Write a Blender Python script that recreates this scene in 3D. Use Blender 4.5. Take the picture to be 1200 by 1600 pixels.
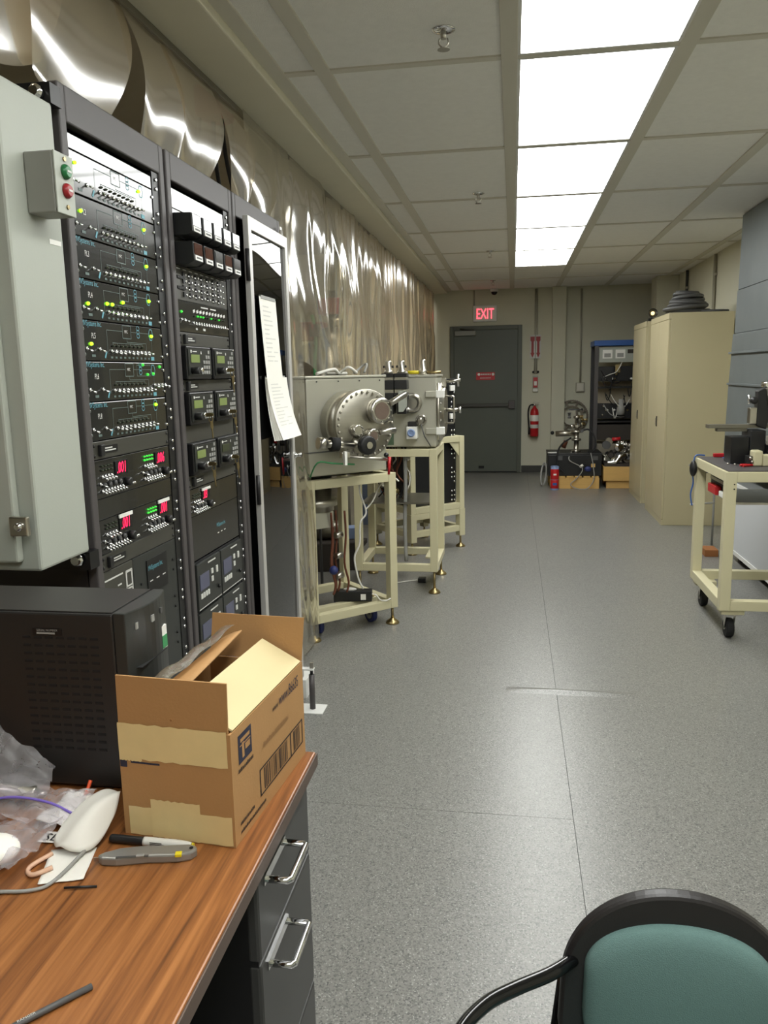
import bpy, math, random
from mathutils import Matrix, Vector
random.seed(7)
PI = math.pi
for o in list(bpy.data.objects):
    bpy.data.objects.remove(o)
scene = bpy.context.scene
COL = scene.collection

# ------------------------------------------------------------------ camera
cam_data = bpy.data.cameras.new('camera')
cam_data.sensor_fit = 'VERTICAL'
cam_data.sensor_height = 36.0
cam_data.lens = 36.0 * 1240.0 / 1600.0
cam_data.clip_start = 0.05
cam = bpy.data.objects.new('camera', cam_data)
COL.objects.link(cam)
_r = Vector((0.98721, 0.15800, -0.01972)).normalized()
_b = Vector((0.1588, -0.9722, 0.1722))
_b = (_b - _r * _b.dot(_r)).normalized()
_u = _b.cross(_r)
cam.matrix_world = Matrix(((_r.x, _u.x, _b.x, 0), (_r.y, _u.y, _b.y, 0), (_r.z, _u.z, _b.z, 1.47), (0, 0, 0, 1)))
scene.camera = cam

# ------------------------------------------------------------------ world, exposure
w = bpy.data.worlds.new('world')
scene.world = w
w.use_nodes = True
w.node_tree.nodes['Background'].inputs[0].default_value = (0.5, 0.5, 0.48, 1)
w.node_tree.nodes['Background'].inputs[1].default_value = 0.05
scene.view_settings.view_transform = 'Standard'
scene.view_settings.look = 'None'
scene.view_settings.gamma = 1.0
scene.view_settings.use_curve_mapping = False
scene.view_settings.exposure = 1.12
scene.cycles.caustics_reflective = False
scene.cycles.caustics_refractive = False
LIGHT = 5.6          # strength of the ceiling troffers
FILL_LAB = 7.0      # strength of the unseen fill lamps added over the curtained bay

# ------------------------------------------------------------------ helpers
def lin(c):
    return tuple((v / 255.0 / 12.92) if v / 255.0 <= 0.04045 else ((v / 255.0 + 0.055) / 1.055) ** 2.4 for v in c)

MATS = {}
def mat(name, rgb, rough=0.5, metal=0.0, vary=0.0, scale=8.0, bump=0.0, bscale=60.0, spec=0.5, stretch=None, coat=0.0):
    m = bpy.data.materials.new(name)
    m.use_nodes = True
    nt = m.node_tree
    b = nt.nodes['Principled BSDF']
    c = lin(rgb) + (1,)
    b.inputs['Base Color'].default_value = c
    b.inputs['Roughness'].default_value = rough
    b.inputs['Metallic'].default_value = metal
    b.inputs['Specular IOR Level'].default_value = spec
    b.inputs['Coat Weight'].default_value = coat
    if vary or bump:
        tc = nt.nodes.new('ShaderNodeTexCoord')
        mp = nt.nodes.new('ShaderNodeMapping')
        if stretch:
            mp.inputs['Scale'].default_value = stretch
        nt.links.new(tc.outputs['Object'], mp.inputs['Vector'])
    if vary:
        n = nt.nodes.new('ShaderNodeTexNoise')
        n.inputs['Scale'].default_value = scale
        n.inputs['Detail'].default_value = 5
        nt.links.new(mp.outputs[0], n.inputs['Vector'])
        mx = nt.nodes.new('ShaderNodeMix')
        mx.data_type = 'RGBA'
        mx.inputs['A'].default_value = tuple(min(1, v * (1 + vary)) for v in c[:3]) + (1,)
        mx.inputs['B'].default_value = tuple(v * (1 - vary) for v in c[:3]) + (1,)
        nt.links.new(n.outputs['Fac'], mx.inputs['Factor'])
        nt.links.new(mx.outputs['Result'], b.inputs['Base Color'])
    if bump:
        n2 = nt.nodes.new('ShaderNodeTexNoise')
        n2.inputs['Scale'].default_value = bscale
        n2.inputs['Detail'].default_value = 3
        nt.links.new(mp.outputs[0], n2.inputs['Vector'])
        bp = nt.nodes.new('ShaderNodeBump')
        bp.inputs['Strength'].default_value = bump
        bp.inputs['Distance'].default_value = 0.01
        nt.links.new(n2.outputs['Fac'], bp.inputs['Height'])
        nt.links.new(bp.outputs[0], b.inputs['Normal'])
    MATS[name] = m
    return m

def emit(name, rgb, s):
    m = bpy.data.materials.new(name)
    m.use_nodes = True
    b = m.node_tree.nodes['Principled BSDF']
    b.inputs['Base Color'].default_value = lin(rgb) + (1,)
    b.inputs['Emission Color'].default_value = lin(rgb) + (1,)
    b.inputs['Emission Strength'].default_value = s
    b.inputs['Roughness'].default_value = 0.4
    MATS[name] = m
    return m

class MB:
    """collects shapes into one mesh"""
    def __init__(s):
        s.v = []; s.f = []; s.sm = []
    def add(s, vs, fs, smooth=False, M=None):
        k = len(s.v)
        s.v += [tuple(M @ Vector(p)) if M else tuple(p) for p in vs]
        for f in fs:
            s.f.append([i + k for i in f]); s.sm.append(smooth)
        return s
    def bx(s, x0, x1, y0, y1, z0, z1, M=None):
        vs = [(x, y, z) for x in (x0, x1) for y in (y0, y1) for z in (z0, z1)]
        fs = [(0, 1, 3, 2), (4, 6, 7, 5), (0, 4, 5, 1), (2, 3, 7, 6), (0, 2, 6, 4), (1, 5, 7, 3)]
        return s.add(vs, fs, False, M)
    def box(s, c, d, M=None):
        return s.bx(c[0]-d[0]/2, c[0]+d[0]/2, c[1]-d[1]/2, c[1]+d[1]/2, c[2]-d[2]/2, c[2]+d[2]/2, M)
    def cyl(s, p0, p1, r0, r1=None, n=16, caps=True):
        if r1 is None: r1 = r0
        p0 = Vector(p0); p1 = Vector(p1)
        a = (p1 - p0).normalized()
        t = Vector((0, 0, 1)) if abs(a.z) < 0.9 else Vector((1, 0, 0))
        e1 = a.cross(t).normalized(); e2 = a.cross(e1)
        ring = lambda p, r: [tuple(p + e1 * (r * math.cos(2*PI*i/n)) + e2 * (r * math.sin(2*PI*i/n))) for i in range(n)]
        k = len(s.v)
        s.v += ring(p0, r0) + ring(p1, r1)
        for i in range(n):
            j = (i + 1) % n
            s.f.append([k+i, k+j, k+n+j, k+n+i]); s.sm.append(True)
        if caps:
            s.f.append([k + i for i in range(n)][::-1]); s.sm.append(False)
            s.f.append([k + n + i for i in range(n)]); s.sm.append(False)
        return s
    def tube(s, pts, r, n=8, closed=False, sub=0):
        P = [Vector(p) for p in pts]
        if sub:
            Q = []
            m = len(P)
            for i in range(m if closed else m - 1):
                g = (lambda q: P[q % m]) if closed else (lambda q: P[max(0, min(m-1, q))])
                a, b, c, d = g(i-1), g(i), g(i+1), g(i+2)
                for k in range(sub):
                    t = k / sub
                    Q.append(0.5 * ((2*b) + (c-a)*t + (2*a-5*b+4*c-d)*t*t + (3*b-a-3*c+d)*t**3))
            if not closed: Q.append(P[-1])
            P = Q
        m = len(P)
        k = len(s.v)
        e = None
        for i in range(m):
            if closed: tdir = P[(i+1) % m] - P[i-1]
            else: tdir = P[min(i+1, m-1)] - P[max(i-1, 0)]
            tdir.normalize()
            if e is None:
                h = Vector((0, 0, 1)) if abs(tdir.z) < 0.9 else Vector((1, 0, 0))
                e = tdir.cross(h).normalized()
            else:
                e = (e - tdir * e.dot(tdir))
                e = e.normalized() if e.length > 1e-6 else tdir.orthogonal().normalized()
            f = tdir.cross(e)
            rr = r[i] if isinstance(r, (list, tuple)) else r
            for q in range(n):
                s.v.append(tuple(P[i] + e * (rr*math.cos(2*PI*q/n)) + f * (rr*math.sin(2*PI*q/n))))
        for i in range(m if closed else m - 1):
            for q in range(n):
                a = k + i*n + q; b = k + i*n + (q+1) % n
                c = k + ((i+1) % m)*n + (q+1) % n; d = k + ((i+1) % m)*n + q
                s.f.append([a, b, c, d]); s.sm.append(True)
        if not closed:
            s.f.append([k + q for q in range(n)][::-1]); s.sm.append(False)
            s.f.append([k + (m-1)*n + q for q in range(n)]); s.sm.append(False)
        return s
    def lathe(s, base, axis, prof, n=24):
        """prof: list of (radius, height along axis)"""
        a = Vector(axis).normalized(); base = Vector(base)
        t = Vector((0, 0, 1)) if abs(a.z) < 0.9 else Vector((1, 0, 0))
        e1 = a.cross(t).normalized(); e2 = a.cross(e1)
        k = len(s.v)
        for r, h in prof:
            for i in range(n):
                s.v.append(tuple(base + a*h + e1*(r*math.cos(2*PI*i/n)) + e2*(r*math.sin(2*PI*i/n))))
        for q in range(len(prof)-1):
            for i in range(n):
                j = (i+1) % n
                s.f.append([k+q*n+i, k+q*n+j, k+(q+1)*n+j, k+(q+1)*n+i]); s.sm.append(True)
        s.f.append([k+i for i in range(n)][::-1]); s.sm.append(False)
        s.f.append([k+(len(prof)-1)*n+i for i in range(n)]); s.sm.append(False)
        return s
    def prism(s, poly, f0, f1, M=None):
        """poly: list of (a,b); f0,f1: functions (a,b)->point"""
        n = len(poly)
        vs = [f0(*p) for p in poly] + [f1(*p) for p in poly]
        fs = [list(range(n))[::-1], list(range(n, 2*n))] + [[i, (i+1) % n, n+(i+1) % n, n+i] for i in range(n)]
        return s.add(vs, fs, False, M)
    def ball(s, c, r, n=12, m=8, sc=(1, 1, 1)):
        prof = [(max(1e-4, math.sin(PI*i/m)), -math.cos(PI*i/m)) for i in range(m+1)]
        k = len(s.v)
        for a, h in prof:
            for i in range(n):
                s.v.append((c[0]+r*sc[0]*a*math.cos(2*PI*i/n), c[1]+r*sc[1]*a*math.sin(2*PI*i/n), c[2]+r*sc[2]*h))
        for q in range(m):
            for i in range(n):
                j = (i+1) % n
                s.f.append([k+q*n+i, k+q*n+j, k+(q+1)*n+j, k+(q+1)*n+i]); s.sm.append(True)
        return s
    def sheet(s, fn, nu, nv, smooth=True):
        k = len(s.v)
        for i in range(nu+1):
            for j in range(nv+1):
                s.v.append(tuple(fn(i/nu, j/nv)))
        for i in range(nu):
            for j in range(nv):
                a = k+i*(nv+1)+j
                s.f.append([a, a+nv+1, a+nv+2, a+1]); s.sm.append(smooth)
        return s
    def build(s, name, m, parent=None, bevel=0.0, solid=0.0, subd=0, **props):
        me = bpy.data.meshes.new(name)
        me.from_pydata(s.v, [], s.f)
        me.polygons.foreach_set('use_smooth', s.sm)
        me.materials.append(MATS[m] if isinstance(m, str) else m)
        me.update()
        o = bpy.data.objects.new(name, me)
        COL.objects.link(o)
        if parent: o.parent = parent
        if solid:
            q = o.modifiers.new('solid', 'SOLIDIFY'); q.thickness = solid; q.offset = 0
        if subd:
            q = o.modifiers.new('sub', 'SUBSURF'); q.levels = subd; q.render_levels = subd
        if bevel:
            q = o.modifiers.new('bevel', 'BEVEL'); q.width = bevel; q.segments = 2
            q.limit_method = 'ANGLE'; q.angle_limit = math.radians(40)
        for k_, v_ in props.items(): o[k_] = v_
        return o

def tag(o, label, cat, group=None):
    o['label'] = label; o['category'] = cat
    if group: o['group'] = group
    return o
def thing(name, label, cat, loc=(0, 0, 0), rotz=0.0, group=None):
    o = bpy.data.objects.new(name, None)
    o.empty_display_size = 0.1
    COL.objects.link(o)
    o.location = loc; o.rotation_euler = (0, 0, rotz)
    return tag(o, label, cat, group)
def struct(o):
    o['kind'] = 'structure'; return o
def copyof(o, parent=None, loc=None, rotz=None):
    c = o.copy(); COL.objects.link(c)
    if parent is not None: c.parent = parent
    if loc is not None: c.location = loc
    if rotz is not None: c.rotation_euler = (0, 0, rotz)
    return c
def copytree(o, loc, rotz, label, group=None):
    c = o.copy(); COL.objects.link(c); c.location = loc; c.rotation_euler = (0, 0, rotz); c['label'] = label
    if group: c['group'] = group
    for ch in list(o.children):
        d = copyof(ch, c)
        for g in list(ch.children): copyof(g, d)
    return c
_tc = {}
def text(name, body, size, loc, rot, m, parent=None, sx=1.0, shear=0.0, depth=0.0, align='LEFT', **props):
    """flat lettering turned into a mesh"""
    cu = bpy.data.curves.new('lettering', 'FONT')
    cu.body = body; cu.size = size; cu.align_x = align; cu.shear = shear; cu.extrude = depth
    cu.resolution_u = 2
    t = bpy.data.objects.new('lettering', cu)
    COL.objects.link(t)
    dg = bpy.context.evaluated_depsgraph_get()
    me = bpy.data.meshes.new_from_object(t.evaluated_get(dg))
    bpy.data.objects.remove(t)
    me.materials.clear(); me.materials.append(MATS[m])
    o = bpy.data.objects.new(name, me)
    COL.objects.link(o)
    o.location = loc; o.rotation_euler = rot; o.scale = (sx, 1, 1)
    if parent: o.parent = parent
    for k_, v_ in props.items(): o[k_] = v_
    return o

# ------------------------------------------------------------------ materials
mat('wall_paint', (206, 204, 184), 0.75, vary=0.05, scale=3, bump=0.04, bscale=120)
mat('wall_lab', (200, 190, 168), 0.8, vary=0.08, scale=2)
mat('tile_white', (246, 245, 240), 0.9, vary=0.05, scale=30, bump=0.25, bscale=220)
mat('tbar', (212, 208, 194), 0.55)
mat('soffit', (226, 221, 200), 0.7, vary=0.03)
mat('track_metal', (120, 114, 98), 0.45, metal=0.6)
emit('diffuser', (252, 254, 251), LIGHT)
emit('fill_glow_lab', (255, 250, 240), FILL_LAB)
mat('door_paint', (86, 91, 82), 0.5, vary=0.06, scale=4)
mat('frame_paint', (84, 88, 78), 0.5)
mat('baseboard', (58, 58, 54), 0.6)
mat('steel', (190, 186, 176), 0.28, metal=1.0, vary=0.08, scale=12)
mat('steel_brushed', (176, 172, 160), 0.36, metal=1.0, vary=0.1, scale=6, stretch=(1, 1, 20))
mat('chamber_skin', (186, 184, 170), 0.42, metal=0.55, vary=0.04, scale=5)
mat('chrome', (225, 225, 225), 0.1, metal=1.0)
mat('brass', (168, 150, 108), 0.32, metal=1.0, vary=0.1)
mat('copper_tube', (118, 72, 56), 0.45, metal=0.6)
mat('cream', (206, 199, 164), 0.42, vary=0.03, scale=4)
mat('cab_beige', (186, 176, 142), 0.4, vary=0.04, scale=3, bump=0.03, bscale=200)
mat('black_plastic', (26, 26, 27), 0.45)
mat('black_rubber', (20, 20, 21), 0.75)
mat('black_gloss', (14, 14, 15), 0.12)
mat('dark_void', (6, 6, 6), 0.9)
mat('rack_grey', (74, 70, 70), 0.5, vary=0.05, scale=9)
mat('rack_side', (34, 32, 33), 0.5)
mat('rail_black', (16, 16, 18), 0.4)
mat('panel_black', (24, 24, 23), 0.20, spec=0.6, coat=0.35)
mat('panel_olive', (62, 61, 55), 0.42, vary=0.05)
mat('panel_dark', (44, 46, 44), 0.36, vary=0.05)
mat('print_cyan', (98, 158, 172), 0.5)
mat('print_line', (92, 108, 104), 0.5)
mat('print_white', (205, 205, 200), 0.5)
mat('label_white', (235, 234, 228), 0.5)
mat('lcd_green', (126, 142, 84), 0.3)
mat('lcd_blue', (84, 86, 108), 0.3)
mat('led_off', (52, 60, 40), 0.3)
mat('meter_window', (70, 36, 26), 0.06)
emit('led_green', (150, 255, 30), 2.2)
emit('led_dim', (60, 190, 60), 0.55)
emit('led_red', (255, 24, 70), 1.7)
mat('grey_enclosure', (166, 170, 160), 0.5, vary=0.04, scale=5, bump=0.03, bscale=300)
mat('grey_box', (136, 137, 130), 0.5, vary=0.04)
mat('button_green', (34, 112, 62), 0.35)
mat('button_red', (150, 34, 40), 0.35)
mat('silver_frame', (206, 204, 200), 0.42, metal=0.5)
mat('white_paint', (226, 226, 222), 0.4)
mat('paper', (236, 234, 226), 0.8, vary=0.02)
mat('paper_print', (212, 211, 205), 0.8)
mat('cardboard', (174, 132, 84), 0.8, vary=0.07, scale=14, bump=0.05, bscale=200)
mat('card_inside', (206, 190, 146), 0.8, vary=0.06, scale=10)
mat('card_edge', (150, 106, 62), 0.85)
mat('tape', (222, 200, 146), 0.28, vary=0.08, scale=30)
mat('ink_navy', (40, 42, 62), 0.7)
mat('ink_faded', (150, 112, 70), 0.8)
mat('ink_dark', (52, 42, 36), 0.7)
mat('tower_black', (36, 35, 34), 0.42, vary=0.06, scale=30, bump=0.02, bscale=500)
mat('tower_top', (44, 42, 39), 0.5)
mat('slot_black', (16, 16, 16), 0.7)
mat('pedestal', (58, 58, 57), 0.42, vary=0.05, scale=6)
mat('desk_edge', (88, 72, 62), 0.5)
mat('marker_white', (216, 214, 206), 0.35)
mat('knife_grey', (150, 150, 146), 0.35, metal=0.5, vary=0.04)
mat('yellow', (224, 206, 40), 0.4)
mat('orange', (222, 84, 40), 0.45)
mat('red_paint', (186, 30, 36), 0.35)
mat('red_dark', (150, 34, 34), 0.5)
mat('blue_rubber', (40, 50, 106), 0.5)
mat('blue_rag', (94, 116, 190), 0.8)
mat('blue_light', (130, 150, 190), 0.5)
mat('blue_paint', (44, 88, 158), 0.4)
mat('green_strap', (70, 150, 96), 0.6)
mat('green_glass', (84, 104, 84), 0.2)
mat('window_brown', (104, 88, 78), 0.15)
mat('cable_white', (222, 220, 212), 0.5)
mat('cable_grey', (150, 150, 146), 0.5)
mat('cable_coil', (78, 78, 78), 0.5, vary=0.06)
mat('wood_pallet', (208, 168, 100), 0.75, vary=0.12, scale=6, stretch=(1, 8, 8))
mat('wood_block', (150, 96, 52), 0.7, vary=0.1, scale=10)
mat('galvanised', (116, 122, 123), 0.5, metal=0.35, vary=0.14, scale=3.5)
mat('filter_white', (206, 208, 210), 0.5)
mat('filter_top', (116, 118, 116), 0.55)
mat('chair_fabric', (96, 124, 120), 0.95, vary=0.08, scale=220, bump=0.3, bscale=700)
mat('chair_shell', (34, 31, 31), 0.4, bump=0.06, bscale=400)
mat('grey_plate', (128, 124, 112), 0.35, metal=0.7)
mat('saw_grey', (142, 136, 126), 0.45, metal=0.3)
mat('conduit', (168, 164, 148), 0.4, metal=0.25)
mat('ring_grey', (110, 102, 90), 0.45, metal=0.6, vary=0.1)
mat('lab_grey', (134, 127, 112), 0.6, vary=0.1)
mat('lab_dark', (54, 48, 42), 0.7)

def wood():
    m = bpy.data.materials.new('desk_wood'); m.use_nodes = True
    nt = m.node_tree; b = nt.nodes['Principled BSDF']
    tc = nt.nodes.new('ShaderNodeTexCoord'); mp = nt.nodes.new('ShaderNodeMapping')
    mp.inputs['Rotation'].default_value = (0, 0, math.radians(4))
    mp.inputs['Scale'].default_value = (46, 2.0, 1)
    nt.links.new(tc.outputs['Object'], mp.inputs['Vector'])
    n1 = nt.nodes.new('ShaderNodeTexNoise'); n1.inputs['Scale'].default_value = 1.0; n1.inputs['Detail'].default_value = 3; n1.inputs['Distortion'].default_value = 1.2
    nt.links.new(mp.outputs[0], n1.inputs['Vector'])
    mp2 = nt.nodes.new('ShaderNodeMapping'); mp2.inputs['Scale'].default_value = (220, 9, 1)
    mp2.inputs['Rotation'].default_value = (0, 0, math.radians(4))
    nt.links.new(tc.outputs['Object'], mp2.inputs['Vector'])
    n2 = nt.nodes.new('ShaderNodeTexNoise'); n2.inputs['Scale'].default_value = 1.0; n2.inputs['Detail'].default_value = 4
    nt.links.new(mp2.outputs[0], n2.inputs['Vector'])
    mx = nt.nodes.new('ShaderNodeMath'); mx.operation = 'MULTIPLY_ADD'
    nt.links.new(n2.outputs['Fac'], mx.inputs[0]); mx.inputs[1].default_value = 0.45
    nt.links.new(n1.outputs['Fac'], mx.inputs[2])
    r = nt.nodes.new('ShaderNodeValToRGB')
    e = r.color_ramp.elements
    e[0].position = 0.45; e[0].color = lin((92, 56, 30)) + (1,)
    e[1].position = 0.98; e[1].color = lin((168, 112, 64)) + (1,)
    q = e.new(0.62); q.color = lin((126, 78, 41)) + (1,)
    q = e.new(0.76); q.color = lin((146, 93, 50)) + (1,)
    nt.links.new(mx.outputs[0], r.inputs[0]); nt.links.new(r.outputs[0], b.inputs['Base Color'])
    b.inputs['Roughness'].default_value = 0.36
    MATS['desk_wood'] = m
wood()

def vinyl_floor():
    m = bpy.data.materials.new('vinyl_floor'); m.use_nodes = True
    nt = m.node_tree; b = nt.nodes['Principled BSDF']
    tc = nt.nodes.new('ShaderNodeTexCoord')
    def spk(scale, lo, hi):
        v = nt.nodes.new('ShaderNodeTexVoronoi'); v.inputs['Scale'].default_value = scale
        nt.links.new(tc.outputs['Object'], v.inputs['Vector'])
        s = nt.nodes.new('ShaderNodeSeparateColor'); nt.links.new(v.outputs['Color'], s.inputs[0])
        r = nt.nodes.new('ShaderNodeMapRange'); r.inputs['From Min'].default_value = lo; r.inputs['From Max'].default_value = hi
        nt.links.new(s.outputs[0], r.inputs['Value'])
        return r.outputs[0]
    def mix(fac, a, c):
        x = nt.nodes.new('ShaderNodeMix'); x.data_type = 'RGBA'
        nt.links.new(fac, x.inputs['Factor'])
        if isinstance(a, tuple): x.inputs['A'].default_value = a
        else: nt.links.new(a, x.inputs['A'])
        x.inputs['B'].default_value = c
        return x.outputs['Result']
    n = nt.nodes.new('ShaderNodeTexNoise'); n.inputs['Scale'].default_value = 1.3; n.inputs['Detail'].default_value = 4
    nt.links.new(tc.outputs['Object'], n.inputs['Vector'])
    c = mix(n.outputs['Fac'], lin((129, 128, 123)) + (1,), lin((120, 119, 115)) + (1,))
    c = mix(spk(230, 0.70, 0.72), c, lin((106, 106, 102)) + (1,))
    c = mix(spk(290, 0.86, 0.88), c, lin((140, 139, 133)) + (1,))
    c = mix(spk(250, 0.925, 0.935), c, lin((88, 87, 86)) + (1,))
    c = mix(spk(330, 0.965, 0.975), c, lin((164, 163, 158)) + (1,))
    nt.links.new(c, b.inputs['Base Color'])
    n2 = nt.nodes.new('ShaderNodeTexNoise'); n2.inputs['Scale'].default_value = 140
    nt.links.new(tc.outputs['Object'], n2.inputs['Vector'])
    n3 = nt.nodes.new('ShaderNodeTexNoise'); n3.inputs['Scale'].default_value = 2.0; n3.inputs['Detail'].default_value = 3
    nt.links.new(tc.outputs['Object'], n3.inputs['Vector'])
    rr = nt.nodes.new('ShaderNodeMapRange'); rr.inputs['To Min'].default_value = 0.295; rr.inputs['To Max'].default_value = 0.335
    nt.links.new(n3.outputs['Fac'], rr.inputs['Value']); nt.links.new(rr.outputs[0], b.inputs['Roughness'])
    bp = nt.nodes.new('ShaderNodeBump'); bp.inputs['Strength'].default_value = 0.12; bp.inputs['Distance'].default_value = 0.004
    nt.links.new(n2.outputs['Fac'], bp.inputs['Height']); nt.links.new(bp.outputs[0], b.inputs['Normal'])
    MATS['vinyl_floor'] = m
vinyl_floor()

def clear_film(name, tint, haze, haze_col, rough=0.06, bump=0.25, bscale=5.0, ior=1.38, gloss=0.55):
    """clear plastic: tinted see-through film with a gloss and a little milkiness"""
    m = bpy.data.materials.new(name); m.use_nodes = True
    nt = m.node_tree; nt.nodes.remove(nt.nodes['Principled BSDF'])
    out = nt.nodes['Material Output']
    tr = nt.nodes.new('ShaderNodeBsdfTransparent'); tr.inputs[0].default_value = lin(tint) + (1,)
    df = nt.nodes.new('ShaderNodeBsdfDiffuse'); df.inputs[0].default_value = lin(haze_col) + (1,)
    tl = nt.nodes.new('ShaderNodeBsdfTranslucent'); tl.inputs[0].default_value = lin(haze_col) + (1,)
    ad = nt.nodes.new('ShaderNodeMixShader'); ad.inputs[0].default_value = 0.4
    nt.links.new(df.outputs[0], ad.inputs[1]); nt.links.new(tl.outputs[0], ad.inputs[2])
    mx = nt.nodes.new('ShaderNodeMixShader')
    tc = nt.nodes.new('ShaderNodeTexCoord')
    n = nt.nodes.new('ShaderNodeTexNoise'); n.inputs['Scale'].default_value = bscale; n.inputs['Detail'].default_value = 4
    nt.links.new(tc.outputs['Object'], n.inputs['Vector'])
    mr = nt.nodes.new('ShaderNodeMapRange'); mr.inputs['To Min'].default_value = haze * 0.7; mr.inputs['To Max'].default_value = haze * 1.3
    nt.links.new(n.outputs['Fac'], mr.inputs['Value']); nt.links.new(mr.outputs[0], mx.inputs[0])
    nt.links.new(tr.outputs[0], mx.inputs[1]); nt.links.new(ad.outputs[0], mx.inputs[2])
    gl = nt.nodes.new('ShaderNodeBsdfGlossy'); gl.inputs['Roughness'].default_value = rough
    fr = nt.nodes.new('ShaderNodeFresnel'); fr.inputs['IOR'].default_value = ior
    bp = nt.nodes.new('ShaderNodeBump'); bp.inputs['Strength'].default_value = bump; bp.inputs['Distance'].default_value = 0.02
    nt.links.new(n.outputs['Fac'], bp.inputs['Height'])
    nt.links.new(bp.outputs[0], gl.inputs['Normal'])
    m2 = nt.nodes.new('ShaderNodeMixShader')
    sc_ = nt.nodes.new('ShaderNodeMath'); sc_.operation = 'MULTIPLY'; sc_.inputs[1].default_value = gloss
    nt.links.new(fr.outputs[0], sc_.inputs[0]); nt.links.new(sc_.outputs[0], m2.inputs[0]); nt.links.new(mx.outputs[0], m2.inputs[1]); nt.links.new(gl.outputs[0], m2.inputs[2])
    nt.links.new(m2.outputs[0], out.inputs['Surface'])
    MATS[name] = m
clear_film('vinyl_curtain', (232, 220, 198), 0.46, (240, 224, 194), rough=0.14, bump=0.0, bscale=3)
clear_film('vinyl_clear', (240, 234, 218), 0.26, (236, 228, 206), rough=0.10, bump=0.0, bscale=3)
clear_film('poly_bag', (250, 248, 252), 0.26, (255, 252, 255), rough=0.10, bump=0.3, bscale=45)
clear_film('sleeve_film', (236, 228, 214), 0.5, (206, 194, 172), rough=0.15, bump=0.2, bscale=60)
# ------------------------------------------------------------------ the room
YB, YF, XL, XR, ZC = 11.75, -2.6, -3.9, 2.05, 2.61
XT = -1.15                                  # plane of the curtain track
floor = struct(MB().bx(XL-.1, XR+.1, YF-.1, YB+.1, -0.06, -0.004).build('floor', 'slot_black'))
def vinyl(x0, x1, y0, y1):
    return MB().bx(x0, x1, y0, y1, -0.004, 0.0).build('vinyl_sheet', 'vinyl_floor', floor)
vinyl(XL-.1, 0.2091, YF-.1, 2.4800)
vinyl(XL-.1, 0.2091, 2.4815, YB+.1)
vinyl(0.2108, XR+.1, YF-.1, YB+.1)
# long low welt where the sheet has lifted
def welt(u, v):
    x = -0.02 + 0.60*u
    a = math.sin(PI*u)**0.7
    return (x, 3.555 - 0.012*(u-.5) + (v-.5)*0.075, 0.0004 + 0.011*a*math.sin(PI*v)**2)
MB().sheet(welt, 40, 8).build('floor_crease', 'vinyl_floor', floor)

wb = struct(MB().bx(XL-.1, XR+.1, YB, YB+.1, 0, 3.3).build('wall_back', 'wall_paint'))
wr = struct(MB().bx(XR, XR+.1, YF, YB, 0, 3.3).build('wall_right', 'wall_paint'))
struct(MB().bx(XL-.1, XL, YF, YB, 0, 3.3).build('wall_left', 'wall_lab'))
struct(MB().bx(XL-.1, XR+.1, YF-.1, YF, 0, 3.3).build('wall_front', 'wall_paint'))
struct(MB().bx(0.13, 0.535, YB-.012, YB, 0, 0.10).build('baseboard_back', 'baseboard', bevel=.003))
struct(MB().bx(0.54, 0.725, YB-.14, YB, 0, ZC).build('trim_1', 'wall_paint', bevel=.004))      # pier beside the door
struct(MB().bx(1.78, XR, 10.75, 11.15, 0, ZC).build('trim_2', 'wall_paint', bevel=.004))        # pier on the right wall
# header and soffit over the curtain
struct(MB().bx(-1.20, -1.17, YF, YB, ZC-.03, 3.3).build('trim_3', 'soffit'))
struct(MB().bx(-1.17, -0.935, YF, YB, ZC-.035, ZC+.02).build('trim_4', 'soffit', bevel=.006))
struct(MB().bx(-1.168, -1.135, YF, YB, ZC-.060, ZC-.036).build('trim_5', 'track_metal', bevel=.002))
# ceiling of the corridor: slab, T-bar grid, lay-in tiles
ceil = struct(MB().bx(-1.17, XR+.1, YF, YB, ZC+.02, ZC+.10).build('ceiling', 'tbar'))
struct(MB().bx(XL-.1, -1.17, YF, YB, 3.2, 3.3).build('ceiling_bay', 'lab_grey'))
ROWS = [3.21 + 1.22*k for k in range(-5, 8)]
BARS = [(-0.935, -0.875), (-0.755, -0.697), (-0.053, 0.008), (0.578, 0.640), (1.238, 1.296), (1.893, 1.950)]
for a, b in BARS:
    MB().bx(a, b, YF, YB, ZC-.004, ZC+.02).build('grid_bar', 'tbar', ceil, bevel=.002)
for y in ROWS:
    if y > YB-.1: continue
    MB().bx(-0.876, 2.05, y-.020, y+.020, ZC-.002, ZC+.02).build('grid_bar', 'tbar', ceil)
LIGHT_ROWS = range(0, 10)
light_g = 'troffers down the middle of the ceiling'
lnames = ['unused', 'farthest behind the desk', 'behind the desk', 'above the desk end', 'above the near floor', 'nearest in view',
          'second nearest', 'third', 'second farthest', 'farthest']
cols = [(-0.876, -0.755), (-0.698, -0.052), (0.007, 0.579), (0.639, 1.239), (1.295, 1.894), (1.949, 2.05)]
spots = []
for k in range(len(ROWS)-1):
    y0, y1 = ROWS[k]+.019, min(ROWS[k+1]-.019, YB)
    for ci, (a, b) in enumerate(cols):
        if ci == 2 and 1 <= k <= 9:
            spots.append((k, y0, y1, a, b)); continue
        MB().bx(a, b, y0, y1, ZC+.004, ZC+.0195).build('ceiling_tile', 'tile_white', ceil)
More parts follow.
